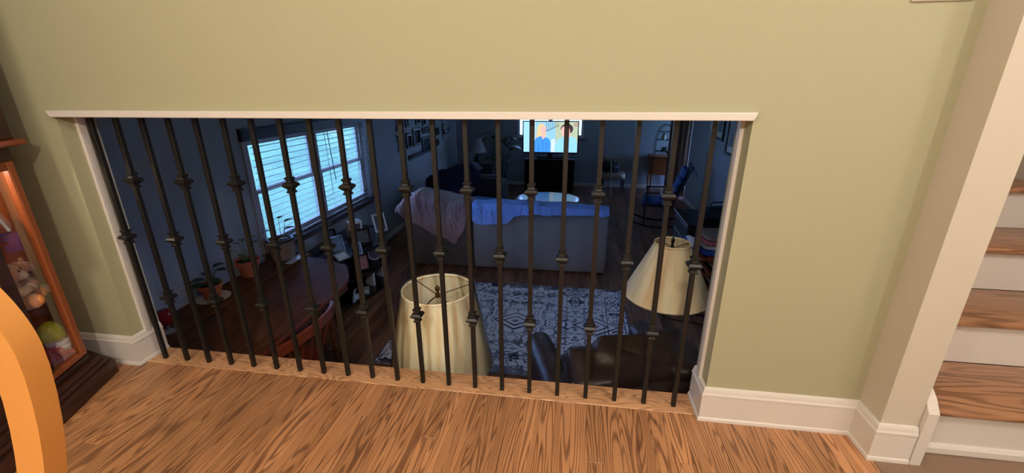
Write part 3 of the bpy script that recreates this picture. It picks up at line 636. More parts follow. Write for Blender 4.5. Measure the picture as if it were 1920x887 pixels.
# ---- floor lamps
t = thing('floor_lamp', 'floor lamp with tall cream pleated shade in clear plastic, nearest the railing', 'lamp', (1.157, .40, LZ))
zt = .229-LZ; zb = -.20-LZ
def pleat(a, j): return 1+.006*math.sin(a*38)
prof = [(.252, zb), (.250, zb+.015), (.235, zb+.10), (.215, zb+.21), (.193, zb+.32), (.170, zt-.012), (.166, zt)]
b = MB(); b.lathe(prof, seg=152, cap=False, wob=pleat); sh = b.build('lamp_shade', M['shade1'], t, smooth=True, solid=.003)
b = MB(); b.lathe([(.2525, zb-.004), (.2535, zb+.006)], seg=48, cap=False); b.build('bottom_trim', M['shade1'], sh, smooth=True, solid=.005)
b = MB(); b.lathe([(.168, zt-.010), (.1685, zt+.004)], seg=48, cap=False); b.build('top_trim', M['shade1'], sh, smooth=True, solid=.005)
def wrapw(a, j): return 1+.022*max(0, math.sin(a*5+j*.8))**3+.012*math.sin(a*11+j*1.7)*math.sin(j*.9+a*2)
b = MB(); b.lathe([(r+.009, z) for r, z in [(.252, zb), (.244, zb+.05), (.235, zb+.10), (.226, zb+.16), (.215, zb+.21), (.204, zb+.27), (.193, zb+.32), (.181, zb+.37), (.170, zt+.004)]], seg=72, cap=False, wob=wrapw); b.build('plastic_wrap', M['plastic'], sh, smooth='all')
b = MB()
for k in range(3):
    a = k*2*PI/3+.5; b.cyl((0, 0, zt-.035), (.166*math.cos(a), .166*math.sin(a), zt-.004), .0022, seg=6)
b.build('spider', M['bronze'], t)
b = MB(); b.lathe([(.012, zt-.045), (.013, zt-.03), (.007, zt-.025), (.007, zt-.012), (.012, zt-.008), (.012, zt+.006), (.005, zt+.014)], seg=12); b.build('finial', M['brass'], t, smooth=True)
b = MB(); b.cyl((0, 0, .03), (0, 0, zt-.22), .014); b.build('pole', M['bronze'], t, smooth=True)
for sx in (-1, 1):
    b = MB(); b.tube([(sx*.012, 0, zt-.2), (sx*.055, 0, zt-.15), (sx*.045, 0, zt-.07), (0, 0, zt-.035)], .002, 6); b.build('harp', M['brass'], t)
b = MB(); b.lathe([(.15, .0005), (.15, .02), (.13, .03), (.03, .05), (.016, .08)], seg=24); b.build('base', M['bronze'], t, smooth=True)
t = thing('floor_lamp', 'swing-arm floor lamp with cone-shaped tan shade beside the leather armchair', 'lamp', (2.64, .50, LZ))
lx, ly = 2.316-2.64, .80-.50; zt = .378-LZ; zb = .075-LZ
b = MB(); b.lathe([(.2215, zb), (.2215, zb+.012), (.091, zt-.012), (.089, zt)], seg=48, cap=False); sh = b.build('lamp_shade', M['shade2'], t, smooth=True, solid=.003, loc=(lx, ly, 0))
for r, z in ((.2225, zb+.004), (.0905, zt-.004)):
    b = MB(); b.lathe([(r, z-.006), (r, z+.006)], seg=48, cap=False); b.build('rim_trim', M['shade2'], sh, smooth=True, solid=.006)
b = MB()
for k in range(3):
    a = k*2*PI/3+.2; b.cyl((lx, ly, zt-.03), (lx+.088*math.cos(a), ly+.088*math.sin(a), zt-.006), .002, seg=6)
b.build('spider', M['bronze'], t)
b = MB(); b.lathe([(.005, zt-.04), (.009, zt-.02), (.005, zt-.005), (.010, zt+.008), (.010, zt+.02), (.004, zt+.03)], c=(lx, ly, 0), seg=12); b.build('finial', M['bronze'], t, smooth=True)
b = MB(); b.cyl((lx, ly, zb-.13), (lx, ly, zt-.03), .008); b.lathe([(.016, zb-.12), (.018, zb-.115), (.018, zb-.03), (.03, zb-.02), (.034, zb+.0)], c=(lx, ly, 0), seg=16); b.build('socket', M['bronze'], t, smooth=True)
b = MB(); b.ball((lx, ly, zb-.145), .014); b.build('joint', M['bronze'], t, smooth='all')
b = MB(); b.cyl((lx, ly, zb-.145), (lx*.35+.15, ly*.4+.14, zb-.17), .006, seg=8); b.cyl((lx, ly, zb-.09), (lx*.35+.15, ly*.4+.14, zb-.115), .006, seg=8); b.cyl((lx*.35+.15, ly*.4+.14, zb-.19), (lx*.35+.15, ly*.4+.14, zb-.09), .010); b.build('arm', M['bronze'], t, smooth=True)
b = MB(); b.cyl((lx*.35+.15, ly*.4+.14, zb-.175), (0, 0, zb-.20), .006, seg=8); b.cyl((lx*.35+.15, ly*.4+.14, zb-.11), (0, 0, zb-.13), .006, seg=8); b.build('arm', M['bronze'], t, smooth=True)
b = MB(); b.cyl((0, 0, .03), (0, 0, zb-.06), .012); b.ball((0, 0, zb-.05), .016); b.build('pole', M['bronze'], t, smooth=True)
b = MB(); b.lathe([(.125, .0005), (.125, .018), (.10, .028), (.02, .045)], seg=24); b.build('base', M['bronze'], t, smooth=True)

# ---- leather armchair seen from behind; local +Y = forward
rc = thing('leather_armchair', 'black leather armchair with nailhead trim, back to the railing', 'armchair', (2.09, 1.065, LZ), math.radians(19.3))
def cushion(b, x0, x1, y0, y1, z0, z1, p=4.0, nu=26, nv=18, rot=None, wr_=.006, seed=0):
    c = Vector(((x0+x1)/2, (y0+y1)/2, (z0+z1)/2)); h = Vector(((x1-x0)/2, (y1-y0)/2, (z1-z0)/2)); st = len(b.bm.verts)
    def sp_(v, e): return math.copysign(abs(v)**e, v)
    e = 2/p; newv = []
    def f(u, v):
        a = u*2*PI; t = -PI/2+v*PI
        d = Vector((sp_(math.cos(t), e)*sp_(math.cos(a), e), sp_(math.cos(t), e)*sp_(math.sin(a), e), sp_(math.sin(t), e)))
        q = c+Vector((d.x*h.x, d.y*h.y, d.z*h.z)); q += d*mnoise.noise(q*9+Vector((seed, 0, 0)))*wr_*2
        if rot: q = Matrix.Rotation(rot[0], 3, rot[1]) @ (q-Vector(rot[2]))+Vector(rot[2])
        return q
    b.grid(f, nu, nv, wrap=True)
b = MB(); b.box(-.40, .40, -.30, .34, .10, .34, bev=.02); b.build('seat_base', M['leather'], rc, smooth=True)
b = MB(); cushion(b, -.30, .30, -.05, .40, .30, .49, p=6, wr_=.008); b.build('seat_cushion', M['leather'], rc, smooth='all')
lean = (math.radians(24), 'X', (0, -.1, .45))
def leanp(p): return Matrix.Rotation(lean[0], 3, 'X') @ (Vector(p)-Vector(lean[2]))+Vector(lean[2])
b = MB(); b.box(-.405, .405, -.34, -.20, .28, .92, bev=.04, seg=3, rot=lean); b.build('back_frame', M['leather'], rc, smooth=True)
b = MB(); cushion(b, -.395, .395, -.30, .02, .42, .99, p=5.5, rot=lean, wr_=.020, seed=3, nu=72, nv=44); b.build('backrest', M['leather'], rc, smooth='all')
for sx in (-1, 1):
    x0, x1 = (.315*sx, .47*sx) if sx > 0 else (-.47, -.315)
    b = MB(); b.box(x0, x1, -.26, .40, .08, .55, bev=.02); am = b.build('arm', M['leather'], rc, smooth=True)
    xc = sx*.40; b = MB(); b.tube([(xc, -.27, .55), (xc, -.1, .565), (xc, .25, .575), (xc, .38, .575), (xc, .43, .55)], [.085, .10, .10, .095, .05], 20); b.build('arm_roll', M['leather'], am, smooth=True)
    b = MB()
    for k in range(22): b.ball((sx*(.33+.0*k), -.265, .12+k*.02), .0065, u=6, v=4)
    b.build('nailhead_row', M['nail'], am)
    b = MB()
    for k in range(24): b.ball(leanp((sx*.407, -.215, .36+k*.024)), .0065, u=6, v=4)
    b.build('nailhead_row', M['nail'], rc)
    for y in (-.25, .32):
        b = MB(); b.cyl((sx*.38, y, .0005), (sx*.37, y, .10), .022, .03, seg=10); b.build('leg', M['black'], rc)

# ---- sectional sofa seen from behind
sf = thing('sectional_sofa', 'long grey fabric sectional sofa facing the television', 'sofa', (.9, 4.3, LZ))
def sb(name, m, *boxes, bev=.03, par=None):
    b = MB()
    for bx in boxes: b.box(*bx, bev=bev, seg=3)
    return b.build(name, m, par or sf, smooth=True)
sb('back_panel', M['sofa'], (-.415, 1.345, -.45, -.22, .03, .885)); sb('back_panel', M['sofa_left'], (-1.36, -.435, -.45, -.22, .03, .84))
sb('seat_base', M['sofa'], (-1.36, 1.345, -.22, .55, .05, .32))
for k in range(3): sb('seat_cushion', M['sofa'], (-1.2+k*.78, -1.2+(k+1)*.78-.01, -.2, .56, .32, .46), bev=.05)
for k in range(3):
    b = MB(); cushion(b, -1.2+k*.78, -1.2+(k+1)*.78-.01, -.24, -.02, .44, .90, wr_=.01, seed=k); b.build('back_cushion', M['sofa'], sf, smooth='all')
sb('arm', M['sofa'], (1.15, 1.345, -.22, .56, .05, .62), bev=.05); sb('arm', M['sofa'], (-1.36, -1.2, -.22, .56, .05, .62), bev=.05)
for x in (-1.3, 1.29):
    for y in (-.4, .5):
        b = MB(); b.cyl((x, y, .0005), (x, y, .06), .02, .025, seg=10); b.build('foot', M['black'], sf)

def drape(name, m, label, x0, x1, topz, botz, yf, yt, yb, innerz, nu, nv, amp, seed, solid=.012):
    """blanket over a sofa back: inner hang (yb,innerz) -> over the top (topz(u)) -> outer hang down to botz(u) at yf"""
    def f(u, v):
        x = x0+(x1-x0)*u; tz = topz(u); bz = botz(u)
        path = [(yb, innerz), (yb, tz-.03), ((yb+yt)/2, tz), (yt, tz-.02), (yf+.01, tz-.07), (yf, bz)]
        # walk the path by length
        ls = [math.dist(path[i], path[i+1]) for i in range(5)]; d = v*sum(ls)
        for i in range(5):
            if d <= ls[i] or i == 4: k = d/ls[i]; y = path[i][0]+(path[i+1][0]-path[i][0])*k; z = path[i][1]+(path[i+1][1]-path[i][1])*k; break
            d -= ls[i]
        w = mnoise.noise(Vector((x*8+seed, z*2.2, y*3)))*amp+(.5-abs(mnoise.noise(Vector((x*19+seed+z*4, z*7-x*5, y*6)))))*amp*.7-amp*.25
        return (x, y-abs(w)*.9-.004 if v > .5 else y, z+w*.5)
    b = MB(); b.grid(f, nu, nv); o = b.build(name, m, smooth='all', solid=solid); tag(o, label, 'blanket'); return o
def lerp_tab(tab):
    def f(u):
        for (a, va), (c, vc) in zip(tab, tab[1:]):
            if u <= c: k = (u-a)/(c-a); k = k*k*(3-2*k); return va+(vc-va)*k
        return tab[-1][1]
    return f
drape('throw_blanket', M['blue_blanket'], 'bright blue crinkled blanket over the sofa back', .49, 2.25, lerp_tab([(0, -.255), (.3, -.245), (1, -.285)]), lerp_tab([(0, -.50), (.04, -.55), (.25, -.53), (.33, -.42), (.40, -.39), (.7, -.385), (1, -.37)]), 3.825, 3.86, 4.12, -.60, 200, 56, .034, 1.0)
drape('throw_blanket', M['mauve'], 'mauve brown blanket hanging to a point over the sofa left end', -.56, .47, lerp_tab([(0, -.34), (.15, -.20), (.33, -.12), (.5, -.15), (.8, -.22), (1, -.27)]), lerp_tab([(0, -.42), (.2, -.56), (.6, -.74), (.78, -.84), (.86, -.70), (1, -.40)]), 3.82, 3.88, 4.2, -.5, 110, 50, .042, 5.0)
b = MB(); cushion(b, .1, .78, 4.66, 4.86, -.73, -.42, rot=None); tag(b.build('throw_pillow', M['bluecushion'], smooth='all'), 'blue pillow on the sofa seat behind the back', 'pillow')
# ---- loveseat further back with a navy throw
ls_ = thing('loveseat', 'dark loveseat against the left wall beyond the grey sofa', 'sofa', (-.1, 6.5, LZ))
sb('back_panel', M['sofa_dark'], (-.75, .58, -.4, -.15, .03, .84), bev=.05, par=ls_); sb('seat', M['sofa_dark'], (-.72, .56, -.15, .4, .05, .44), bev=.05, par=ls_)
sb('arm', M['sofa_dark'], (.42, .60, -.38, .42, .05, .66), bev=.05, par=ls_); sb('arm', M['sofa_dark'], (-.77, -.6, -.38, .42, .05, .66), bev=.05, par=ls_)
b = MB(); b.tube([(.16, -.41, .83), (.50, -.41, .80), (.57, -.41, .75), (.60, -.41, .40)], .006, 6); b.build('edge_highlight', M['silver'], ls_, smooth=True)  # silver tube stands in for the thin highlight along the back's edge
drape('throw_blanket', M['navy'], 'dark navy blanket heaped over the loveseat back', -.92, .10, lerp_tab([(0, -.42), (.25, -.30), (.55, -.20), (.85, -.14), (1, -.25)]), lerp_tab([(0, -.75), (.5, -.8), (1, -.7)]), 6.05, 6.12, 6.45, -.5, 50, 30, .05, 9.0)
# ---- coffee table
t = thing('coffee_table', 'oval glossy coffee table reflecting the television', 'table', (1.335, 6.15, LZ))
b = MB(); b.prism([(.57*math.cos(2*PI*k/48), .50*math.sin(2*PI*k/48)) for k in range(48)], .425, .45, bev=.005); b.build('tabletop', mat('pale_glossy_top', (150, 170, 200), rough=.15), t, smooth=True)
for k in range(4):
    a = PI/4+k*PI/2; b = MB(); b.cyl((.36*math.cos(a), .32*math.sin(a), .0005), (.34*math.cos(a), .30*math.sin(a), .425), .018, .025, seg=10); b.build('leg', M['black'], t)
b = MB(); b.prism([(.30*math.cos(2*PI*k/24), .26*math.sin(2*PI*k/24)) for k in range(24)], .14, .16); b.build('shelf', M['black'], t)
# ---- television with picture
tv = thing('television', 'large flat television showing two people in blue shirts talking', 'television', (1.21, 8.70, -.31))
TW, TH = 1.30, .745
b = MB(); b.box(-TW/2, TW/2, 0, .05, 0, TH, bev=.008); b.build('housing', M['black'], tv)
b = MB(); b.box(-TW/2, TW/2, -.006, 0, 0, .035, bev=.002); b.box(-TW/2, TW/2, -.006, 0, TH-.022, TH, bev=.002); b.box(-TW/2, -TW/2+.025, -.006, 0, .035, TH-.022); b.box(TW/2-.025, TW/2, -.006, 0, .035, TH-.022); b.build('bezel', M['black_gloss'], tv)
b = MB(); b.box(-.06, .06, .0, .045, -.08, 0); b.build('neck', M['black'], tv); b = MB(); b.box(-.3, .3, -.1, .14, -.1095, -.08, bev=.004); b.build('base', M['black_gloss'], tv)
EM = 1.35
SC = [emitter('screen_%s' % n, c, EM) for n, c in (('backdrop', (140, 190, 214)), ('left', (150, 205, 250)), ('right', (172, 186, 160)), ('rail', (70, 84, 92)), ('hair', (226, 190, 140)), ('skin', (242, 176, 170)), ('shirt', (64, 140, 226)), ('darkhair', (70, 52, 60)), ('paleshirt', (140, 200, 246)), ('chairs', (196, 212, 226)), ('stripe', (170, 70, 90)), ('lips', (200, 90, 100)), ('fold', (44, 112, 196)))]
sx0, sx1, sz0, sz1 = -TW/2+.025, TW/2-.025, .035, TH-.022
b = MB(); dep = [0]
def scr(pts, mi):
    dep[0] += 1; y = -.0004-dep[0]*.0001
    b.bm.faces.new([b.bm.verts.new((sx0+(sx1-sx0)*u, y, sz0+(sz1-sz0)*v)) for u, v in pts]).material_index = mi
def ell(cu, cv, ru, rv, mi, a0=0, a1=2*PI, n=22): scr([(cu+ru*math.cos(a0+(a1-a0)*k/n), min(.999, max(0.001, cv+rv*math.sin(a0+(a1-a0)*k/n)))) for k in range(n if a1-a0 > 6.2 else n+1)], mi)
scr([(0, 0), (1, 0), (1, 1), (0, 1)], 0); scr([(0, 0), (.18, 0), (.20, .4), (.19, 1), (0, 1)], 1); scr([(.62, 0), (1, 0), (1, 1), (.58, 1)], 2)
scr([(.17, 0), (.22, 0), (.22, 1), (.17, 1)], 9)
for k in range(7): u = .42+k*.035; scr([(u, .70+k*.028), (u+.007, .705+k*.028), (u+.007, .985), (u, .985)], 3)
scr([(.40, .66), (.66, .88), (.66, .90), (.40, .685)], 3)
scr([(.50, 0), (.60, 0), (.59, .44), (.52, .44)], 9)
for k in range(3): scr([(.925, .86+k*.045), (.995, .86+k*.045), (.995, .88+k*.045), (.925, .88+k*.045)], 10)
ell(.335, .73, .085, .21, 4); scr([(.25, .70), (.24, .48), (.30, .42), (.40, .44), (.42, .55), (.40, .75)], 4)
scr([(.18, 0), (.185, .30), (.23, .46), (.31, .53), (.40, .50), (.48, .44), (.51, .28), (.51, 0)], 6)
scr([(.34, .50), (.36, .42), (.40, .50), (.39, .60), (.345, .60)], 5)
ell(.368, .72, .052, .155, 5); scr([(.375, .63), (.40, .635), (.39, .615)], 11)
scr([(.27, 0), (.275, .28), (.285, .28), (.285, 0)], 12); scr([(.43, 0), (.42, .32), (.43, .32), (.44, 0)], 12); scr([(.36, .42), (.355, 0), (.365, 0), (.37, .42)], 12)
ell(.80, .78, .115, .16, 7); scr([(.58, 0), (.59, .26), (.66, .46), (.75, .52), (.86, .54), (.95, .50), (.99, .38), (1, 0)], 8)
scr([(.75, .50), (.80, .42), (.86, .52), (.86, .64), (.76, .64)], 5); ell(.775, .70, .082, .19, 5); scr([(.70, .80), (.75, .92), (.86, .93), (.90, .82), (.89, .62), (.86, .76), (.80, .85), (.73, .85)], 7)
scr([(.755, .60), (.79, .605), (.775, .585)], 11); scr([(.80, .42), (.795, 0), (.805, 0), (.81, .42)], 9)
b.build('screen', SC, tv)
t = thing('media_cabinet', 'low black media cabinet under the television', 'cabinet', (1.21, 8.72, LZ))
b = MB(); b.box(-.58, .58, -.22, .24, .05, .08); b.box(-.58, .58, -.22, .24, .755, .78); b.box(-.58, -.555, -.22, .24, .08, .755); b.box(.555, .58, -.22, .24, .08, .755); b.box(-.555, .555, .22, .24, .08, .755); b.box(-.555, .555, -.2, .22, .40, .42); b.box(-.01, .01, -.2, .22, .08, .40); b.build('case', M['black'], t)
for x in (-.5, .5):
    b = MB(); b.box(x-.04, x+.04, -.2, .22, .0005, .05); b.build('foot', M['black'], t)
b = MB(); b.box(-.2, .2, -.15, .1, .4205, .49, bev=.004); tag(b.build('media_player', M['black_gloss'], loc=(1.21, 8.72, LZ)), 'black media player on the shelf of the media cabinet', 'player')
# ---- far left: side table with lamp and plant
t = thing('side_table', 'dark side table under the grey-shaded table lamp', 'table', (-.50, 8.55, LZ))
b = MB(); b.box(-.32, .32, -.28, .28, .56, .60, bev=.006); b.build('tabletop', M['black'], t); b = MB(); b.box(-.28, .28, -.24, .24, .44, .56); b.build('drawer', M['black'], t)
for sx in (-1, 1):
    for sy in (-1, 1):
        b = MB(); b.box(sx*.27-.02, sx*.27+.02, sy*.23-.02, sy*.23+.02, .0005, .44); b.build('leg', M['black'], t)
t = thing('table_lamp', 'table lamp with grey bell shade in the far left corner', 'lamp', (-.50, 8.5, LZ+.6))
b = MB(); b.lathe([(.235, .33), (.232, .345), (.19, .42), (.155, .52), (.135, .62), (.13, .665)], seg=32, cap=False); b.build('lamp_shade', M['shade3'], t, smooth=True, solid=.004)
b = MB(); b.lathe([(.085, .0005), (.085, .02), (.03, .035), (.045, .08), (.07, .14), (.06, .2), (.025, .26), (.02, .3), (.02, .34)], seg=20); b.build('base', M['black_gloss'], t, smooth=True)
b = MB(); b.cyl((0, 0, .34), (0, 0, .70), .006); b.ball((0, 0, .71), .014); b.build('finial', M['bronze'], t, smooth=True)
b = MB()
for k in range(2):
    a = k*PI; b.cyl((0, 0, .66), (.13*math.cos(a), .13*math.sin(a), .66), .003, seg=6)
b.build('spider', M['bronze'], t)
def leaf_mesh(b, base, tip, width, droop=.2, n=5, mi=0):
    base, tip = Vector(base), Vector(tip); d = tip-base; side = d.cross(Vector((0, 0, 1)))
    if side.length < 1e-5: side = Vector((1, 0, 0))
    side.normalize(); rows_ = []
    for i in range(n+1):
        k = i/n; p = base+d*k+Vector((0, 0, -droop*d.length*(k*k)+droop*.4*d.length*k)); w = width*math.sin(PI*(.08+.9*k))**.8*(1-.3*k)
        rows_.append([b.bm.verts.new(p-side*w+Vector((0, 0, w*.25))), b.bm.verts.new(p), b.bm.verts.new(p+side*w+Vector((0, 0, w*.25)))])
    for A, B in zip(rows_, rows_[1:]):
        for j in range(2): b.bm.faces.new((A[j], A[j+1], B[j+1], B[j])).material_index = mi
def potted(name, label, loc, pr, phh, potm, leafm, leaves, saucer=None, rim=True, arching=False, soil=True):
    t = thing(name, label, 'plant', loc)
    z0 = .012 if saucer else .0005
    b = MB()
    if rim: b.lathe([(pr*.66, z0), (pr*.90, z0+phh*.72), (pr*1.0, z0+phh*.72), (pr*1.03, z0+phh), (pr*.94, z0+phh), (pr*.90, z0+phh*.86)], seg=28)
    else: b.lathe([(pr*.9, z0), (pr, z0+phh*.5), (pr*1.0, z0+phh), (pr*.93, z0+phh), (pr*.9, z0+phh*.9)], seg=28)
    b.build('pot', potm, t, smooth=True)
    if not rim:
        b = MB(); b.tube([((pr*.99)*math.cos(a), (pr*.99)*math.sin(a), z0+phh) for a in [k*2*PI/28 for k in range(28)]], .012, 7, closed=True); b.build('rim', M['black'], t, smooth=True)
    if saucer:
        b = MB(); b.lathe([(saucer*.7, .0005), (saucer, .016), (saucer*.98, .018), (saucer*.68, .007)], seg=28); b.build('saucer', M['saucer'], t, smooth=True)
    b = MB(); b.lathe([(.001, z0+phh*.9), (pr*.9, z0+phh*.88)], seg=20, cap=False); b.build('soil', M['soil'], t)
    for (dx, dy, h, lx_, ly_, lw) in leaves:
        b = MB(); s = Vector((dx*.3, dy*.3, z0+phh*.88)); m = Vector((dx, dy, z0+phh+h))
        b.tube([s, (s+m)/2+Vector((dx*.1, dy*.1, h*.15)), m], [.0035, .003, .002], 5)
        leaf_mesh(b, m, m+Vector((lx_*1.15, ly_*1.15, .01 if not arching else -.06)), lw*1.35)
        b.build('leaf', leafm, t, smooth=True)
    return t
random.seed(3)
potted('potted_plant', 'large dark leafy plant in a pot beside the far table lamp', (.02, 8.75, LZ+.0005), .16, .30, M['black'], M['leaf_dark'], [(random.uniform(-.28, .28), random.uniform(-.2, .2), random.uniform(.45, 1.05), random.uniform(-.25, .25), random.uniform(-.2, .1), .06) for k in range(22)], arching=True)
# ---- drop-leaf dining table by the left wall
t = thing('dining_table', 'brown wooden dining table with rounded far end by the left wall', 'table', (-.47, 1.3, LZ))
pts = [(-.36, -1.0), (.34, -1.0), (.34, .30)]+[(.34-.70*(1-math.cos(a)), .30+.64*math.sin(a)) for a in [k*PI/2/10 for k in range(1, 11)]]
b = MB(); b.prism(pts, .722, .75, bev=.006); tt = b.build('tabletop', M['table'], t, smooth=True)
b = MB(); b.tube([(x, y, .736) for x, y in pts[1:]], 0, sq=(.012, .024)); b.build('edge_band', M['redwood'], t, smooth=True)
b = MB(); b.box(-.30, .27, -.88, .55, .62, .722); b.build('apron', M['table'], t)
for x in (-.28, .25):
    for y in (-.85, .25):
        b = MB(); b.tube([(x, y, .0005), (x, y, .3), (x, y, .72)], [.018, .026, .03], 12); b.build('leg', M['table'], t, smooth=True)
t = thing('console_table', 'narrow dark wood console against the left wall under the plants', 'table', (-1.015, 1.42, LZ))
b = MB(); b.box(-.168, .155, -1.05, .94, .72, .75, bev=.005); b.build('tabletop', M['table'], t)
for x in (-.13, .12):
    for y in (-1.0, .89):
        b = MB(); b.box(x-.02, x+.02, y-.02, y+.02, .0005, .72); b.build('leg', M['table'], t)
TZ = LZ+.75+.001
potted('potted_plant', 'small leafy plant in a terracotta pot on a pale saucer, nearest the railing', (-1.045, 1.30, TZ), .085, .125, M['terracotta'], M['leaf_dark'], [(-.04, .0, .03, -.05, -.07, .035), (.01, -.05, .02, -.02, -.10, .04), (.05, .03, .10, .07, .02, .03), (.02, .05, .12, .03, .08, .03), (-.05, .04, .05, -.06, .05, .03), (.05, -.03, .05, .09, -.03, .03)], saucer=.125)
potted('potted_plant', 'terracotta pot with pale green sprouts in the middle of the console', (-1.085, 1.76, TZ), .10, .155, M['terracotta'], M['leaf'], [(-.05, -.05, .10, -.04, -.06, .025), (.0, -.02, .06, .02, -.06, .02), (.04, .03, .14, .05, .06, .025), (-.03, .03, .16, -.05, .05, .022), (.05, -.04, .10, .07, -.04, .022), (.02, .06, .18, .02, .08, .025), (-.06, .02, .14, -.04, -.03, .02), (.03, -.05, .04, .05, -.05, .02)])
potted('potted_plant', 'trailing plant in a woven basket pot near the window corner', (-1.06, 2.20, TZ), .115, .19, M['basket'], M['leaf_dark'], [(-.04, -.06, .03, -.02, -.08, .035), (.05, .02, .10, .05, .09, .03), (.02, .08, .16, .03, .10, .03), (-.02, .05, .20, .0, .07, .025), (.06, -.03, .03, .05, -.05, .03), (-.02, -.08, .12, -.02, -.08, .03), (.08, .07, .05, .06, .09, .03)], rim=False)
b = MB(); b.quad([(-.015, -.15, .002), (.06, -.16, .002), (.065, .10, .003), (-.03, .12, .003)]); tag(b.build('reflection_sheet', M['paper'], loc=(-.93, 2.20, TZ), solid=.002), 'pale sheet standing in for a window reflection at the far end of the console', 'paper')  # pale sheet stands in for the window reflected on a glossy surface
t = thing('candle_jar', 'round wine red candle holder on a wire stem on the console', 'candle holder', (-.96, .82, TZ))
b = MB(); b.lathe([(.005, .055), (.03, .06), (.055, .09), (.06, .12), (.05, .155), (.035, .165)], seg=24); b.build('globe', M['wine'], t, smooth=True)
b = MB(); b.lathe([(.045, 0), (.045, .004), (.006, .01), (.005, .06)], seg=16); b.build('stem', M['silver'], t, smooth=True)
# ---- captain's chairs
def captain(name, label, loc, rz):
    t = thing(name, label, 'chair', loc, rz)
    arc = [(.29-.55*(1-math.cos(a)), .55*math.sin(a), .78+.035*math.cos(a*2.6)) for a in [-.62+k*1.24/20 for k in range(21)]]
    b = MB(); b.tube(arc, 0, sq=(.03, .075)); bmesh.ops.bevel(b.bm, geom=list(b.bm.edges), offset=.007, segments=2, affect='EDGES'); b.build('back_rail', M['redwood'], t, smooth=True)
    b = MB(); b.prism([(.25*math.cos(2*PI*k/24)-.03, .25*math.sin(2*PI*k/24)) for k in range(24)], .43, .46, bev=.008); b.build('seat', M['redwood'], t, smooth=True)
    for k in range(7):
        a = -.5+k/6; b = MB(); b.cyl((.22*math.cos(a*1.3)-.03, .22*math.sin(a*1.3), .455), (.288-.55*(1-math.cos(a)), .55*math.sin(a), .765), .008, seg=8); b.build('spindle', M['redwood'], t, smooth=True)
    for sx in (-1, 1):
        for sy in (-1, 1):
            b = MB(); b.cyl((sx*.22-.03, sy*.2, .0005), (sx*.15-.03, sy*.15, .43), .014, .02, seg=10); b.build('leg', M['redwood'], t, smooth=True)
    return t
captain('side_chair', 'red-brown curved-back chair with curved back rail, nearest the railing at the table', (-.195, .97, LZ), 0.0)
# ---- bow-front photo shelf beyond the table
t = thing('photo_shelf', 'black bow-front shelf unit crowded with photo frames under the window', 'shelf', (-1.18, 3.05, LZ))
def bowfront(y0, y1, d, n=16): return [(0, y0), (0, y1)]+[(d*(.45+.55*math.sin(PI*(1-k/n))**.7), y1+(y0-y1)*k/n) for k in range(n+1)]
for z in (.03, .30, .575):
    b = MB(); b.prism(bowfront(-.66, .72, .70), z, z+.025, bev=.004); b.build('shelf', M['shelfwood'], t, smooth=True)
b = MB(); b.box(.0, .012, -.64, .70, .055, .575); b.build('back_panel', M['shelfwood'], t)
for y in (-.63, .0, .69):
    b = MB(); b.box(.012, .30, y-.01, y+.01, .055, .30); b.box(.012, .30, y-.01, y+.01, .325, .575); b.build('divider', M['shelfwood'], t)
b = MB(); b.box(.02, .30, -.62, .68, .0005, .03); b.build('plinth', M['shelfwood'], t)
def frame(label, loc, w, h, rz, tilt, fm, pm, border=.02, group='photo frames on the black shelf', oval=False, depth=.014, stand=True, cat='photo frame'):
    """front faces local -Y"""
    t = thing('framed_photo', label, cat, loc, rz, group); c, s = math.cos(tilt), math.sin(tilt)
    R = Matrix.Rotation(-tilt, 3, 'X')
    b = MB()
    if oval:
        n = 32; ro = [[b.bm.verts.new(R @ Vector((k_*w/2*math.cos(2*PI*i/n), y_, h/2+k_*h/2*math.sin(2*PI*i/n)))) for i in range(n)] for k_, y_ in ((1, 0), (1, -depth), (1-2*border/w, -depth), (1-2*border/w, -.003))]
        for A, B in zip(ro, ro[1:]):
            for i in range(n): b.bm.faces.new((A[i], A[(i+1) % n], B[(i+1) % n], B[i]))
        b.bm.faces.new(ro[0])
    else:
        for bx in ((-w/2, w/2, -depth, 0, 0, border), (-w/2, w/2, -depth, 0, h-border, h), (-w/2, -w/2+border, -depth, 0, border, h-border), (w/2-border, w/2, -depth, 0, border, h-border)):
            b.box(*bx, bev=.002, rot=(-tilt, 'X', (0, 0, 0)))
    f = b.build('frame_border', fm, t, smooth=oval)
    b = MB()
    if oval: b.bm.faces.new([b.bm.verts.new(R @ Vector(((w/2-border)*math.cos(2*PI*i/32), -.005, h/2+(h/2-border)*math.sin(2*PI*i/32)))) for i in range(32)])
    else: b.box(-w/2+border, w/2-border, -.006, -.002, border, h-border, rot=(-tilt, 'X', (0, 0, 0)))
    b.build('picture', pm, t)
    if stand and tilt:
        b = MB(); top = R @ Vector((0, 0, h*.7)); b.tube([top, (0, top.y+h*.28, .001)], 0, sq=(.04, .004)); b.build('stand', M['black'], t)
    return t
FZ = LZ+.6015
frame('tall black photo frame with dark picture at the near end of the black shelf', (-.72, 2.62, FZ), .17, .24, 1.05, .25, M['black_gloss'], M['pic_grey'], border=.016)
frame('narrow photo frame behind, close to the wall under the window', (-1.02, 3.0, FZ), .13, .18, 1.1, .2, M['black_gloss'], M['pic_grey'])
frame('dark photo frame with a group of people at the front of the black shelf', (-.66, 3.02, FZ), .23, .19, .75, .3, M['black_gloss'], M['pic_grey'], border=.022)
frame('white rectangular photo frame at the far end of the black shelf', (-.64, 3.52, FZ), .17, .24, .95, .3, M['whiteframe'], M['pic_grey'])
t = thing('shadow_box', 'thick white box frame with tan sides standing by the wall', 'photo frame', (-.90, 3.32, FZ), .85, 'photo frames on the black shelf')
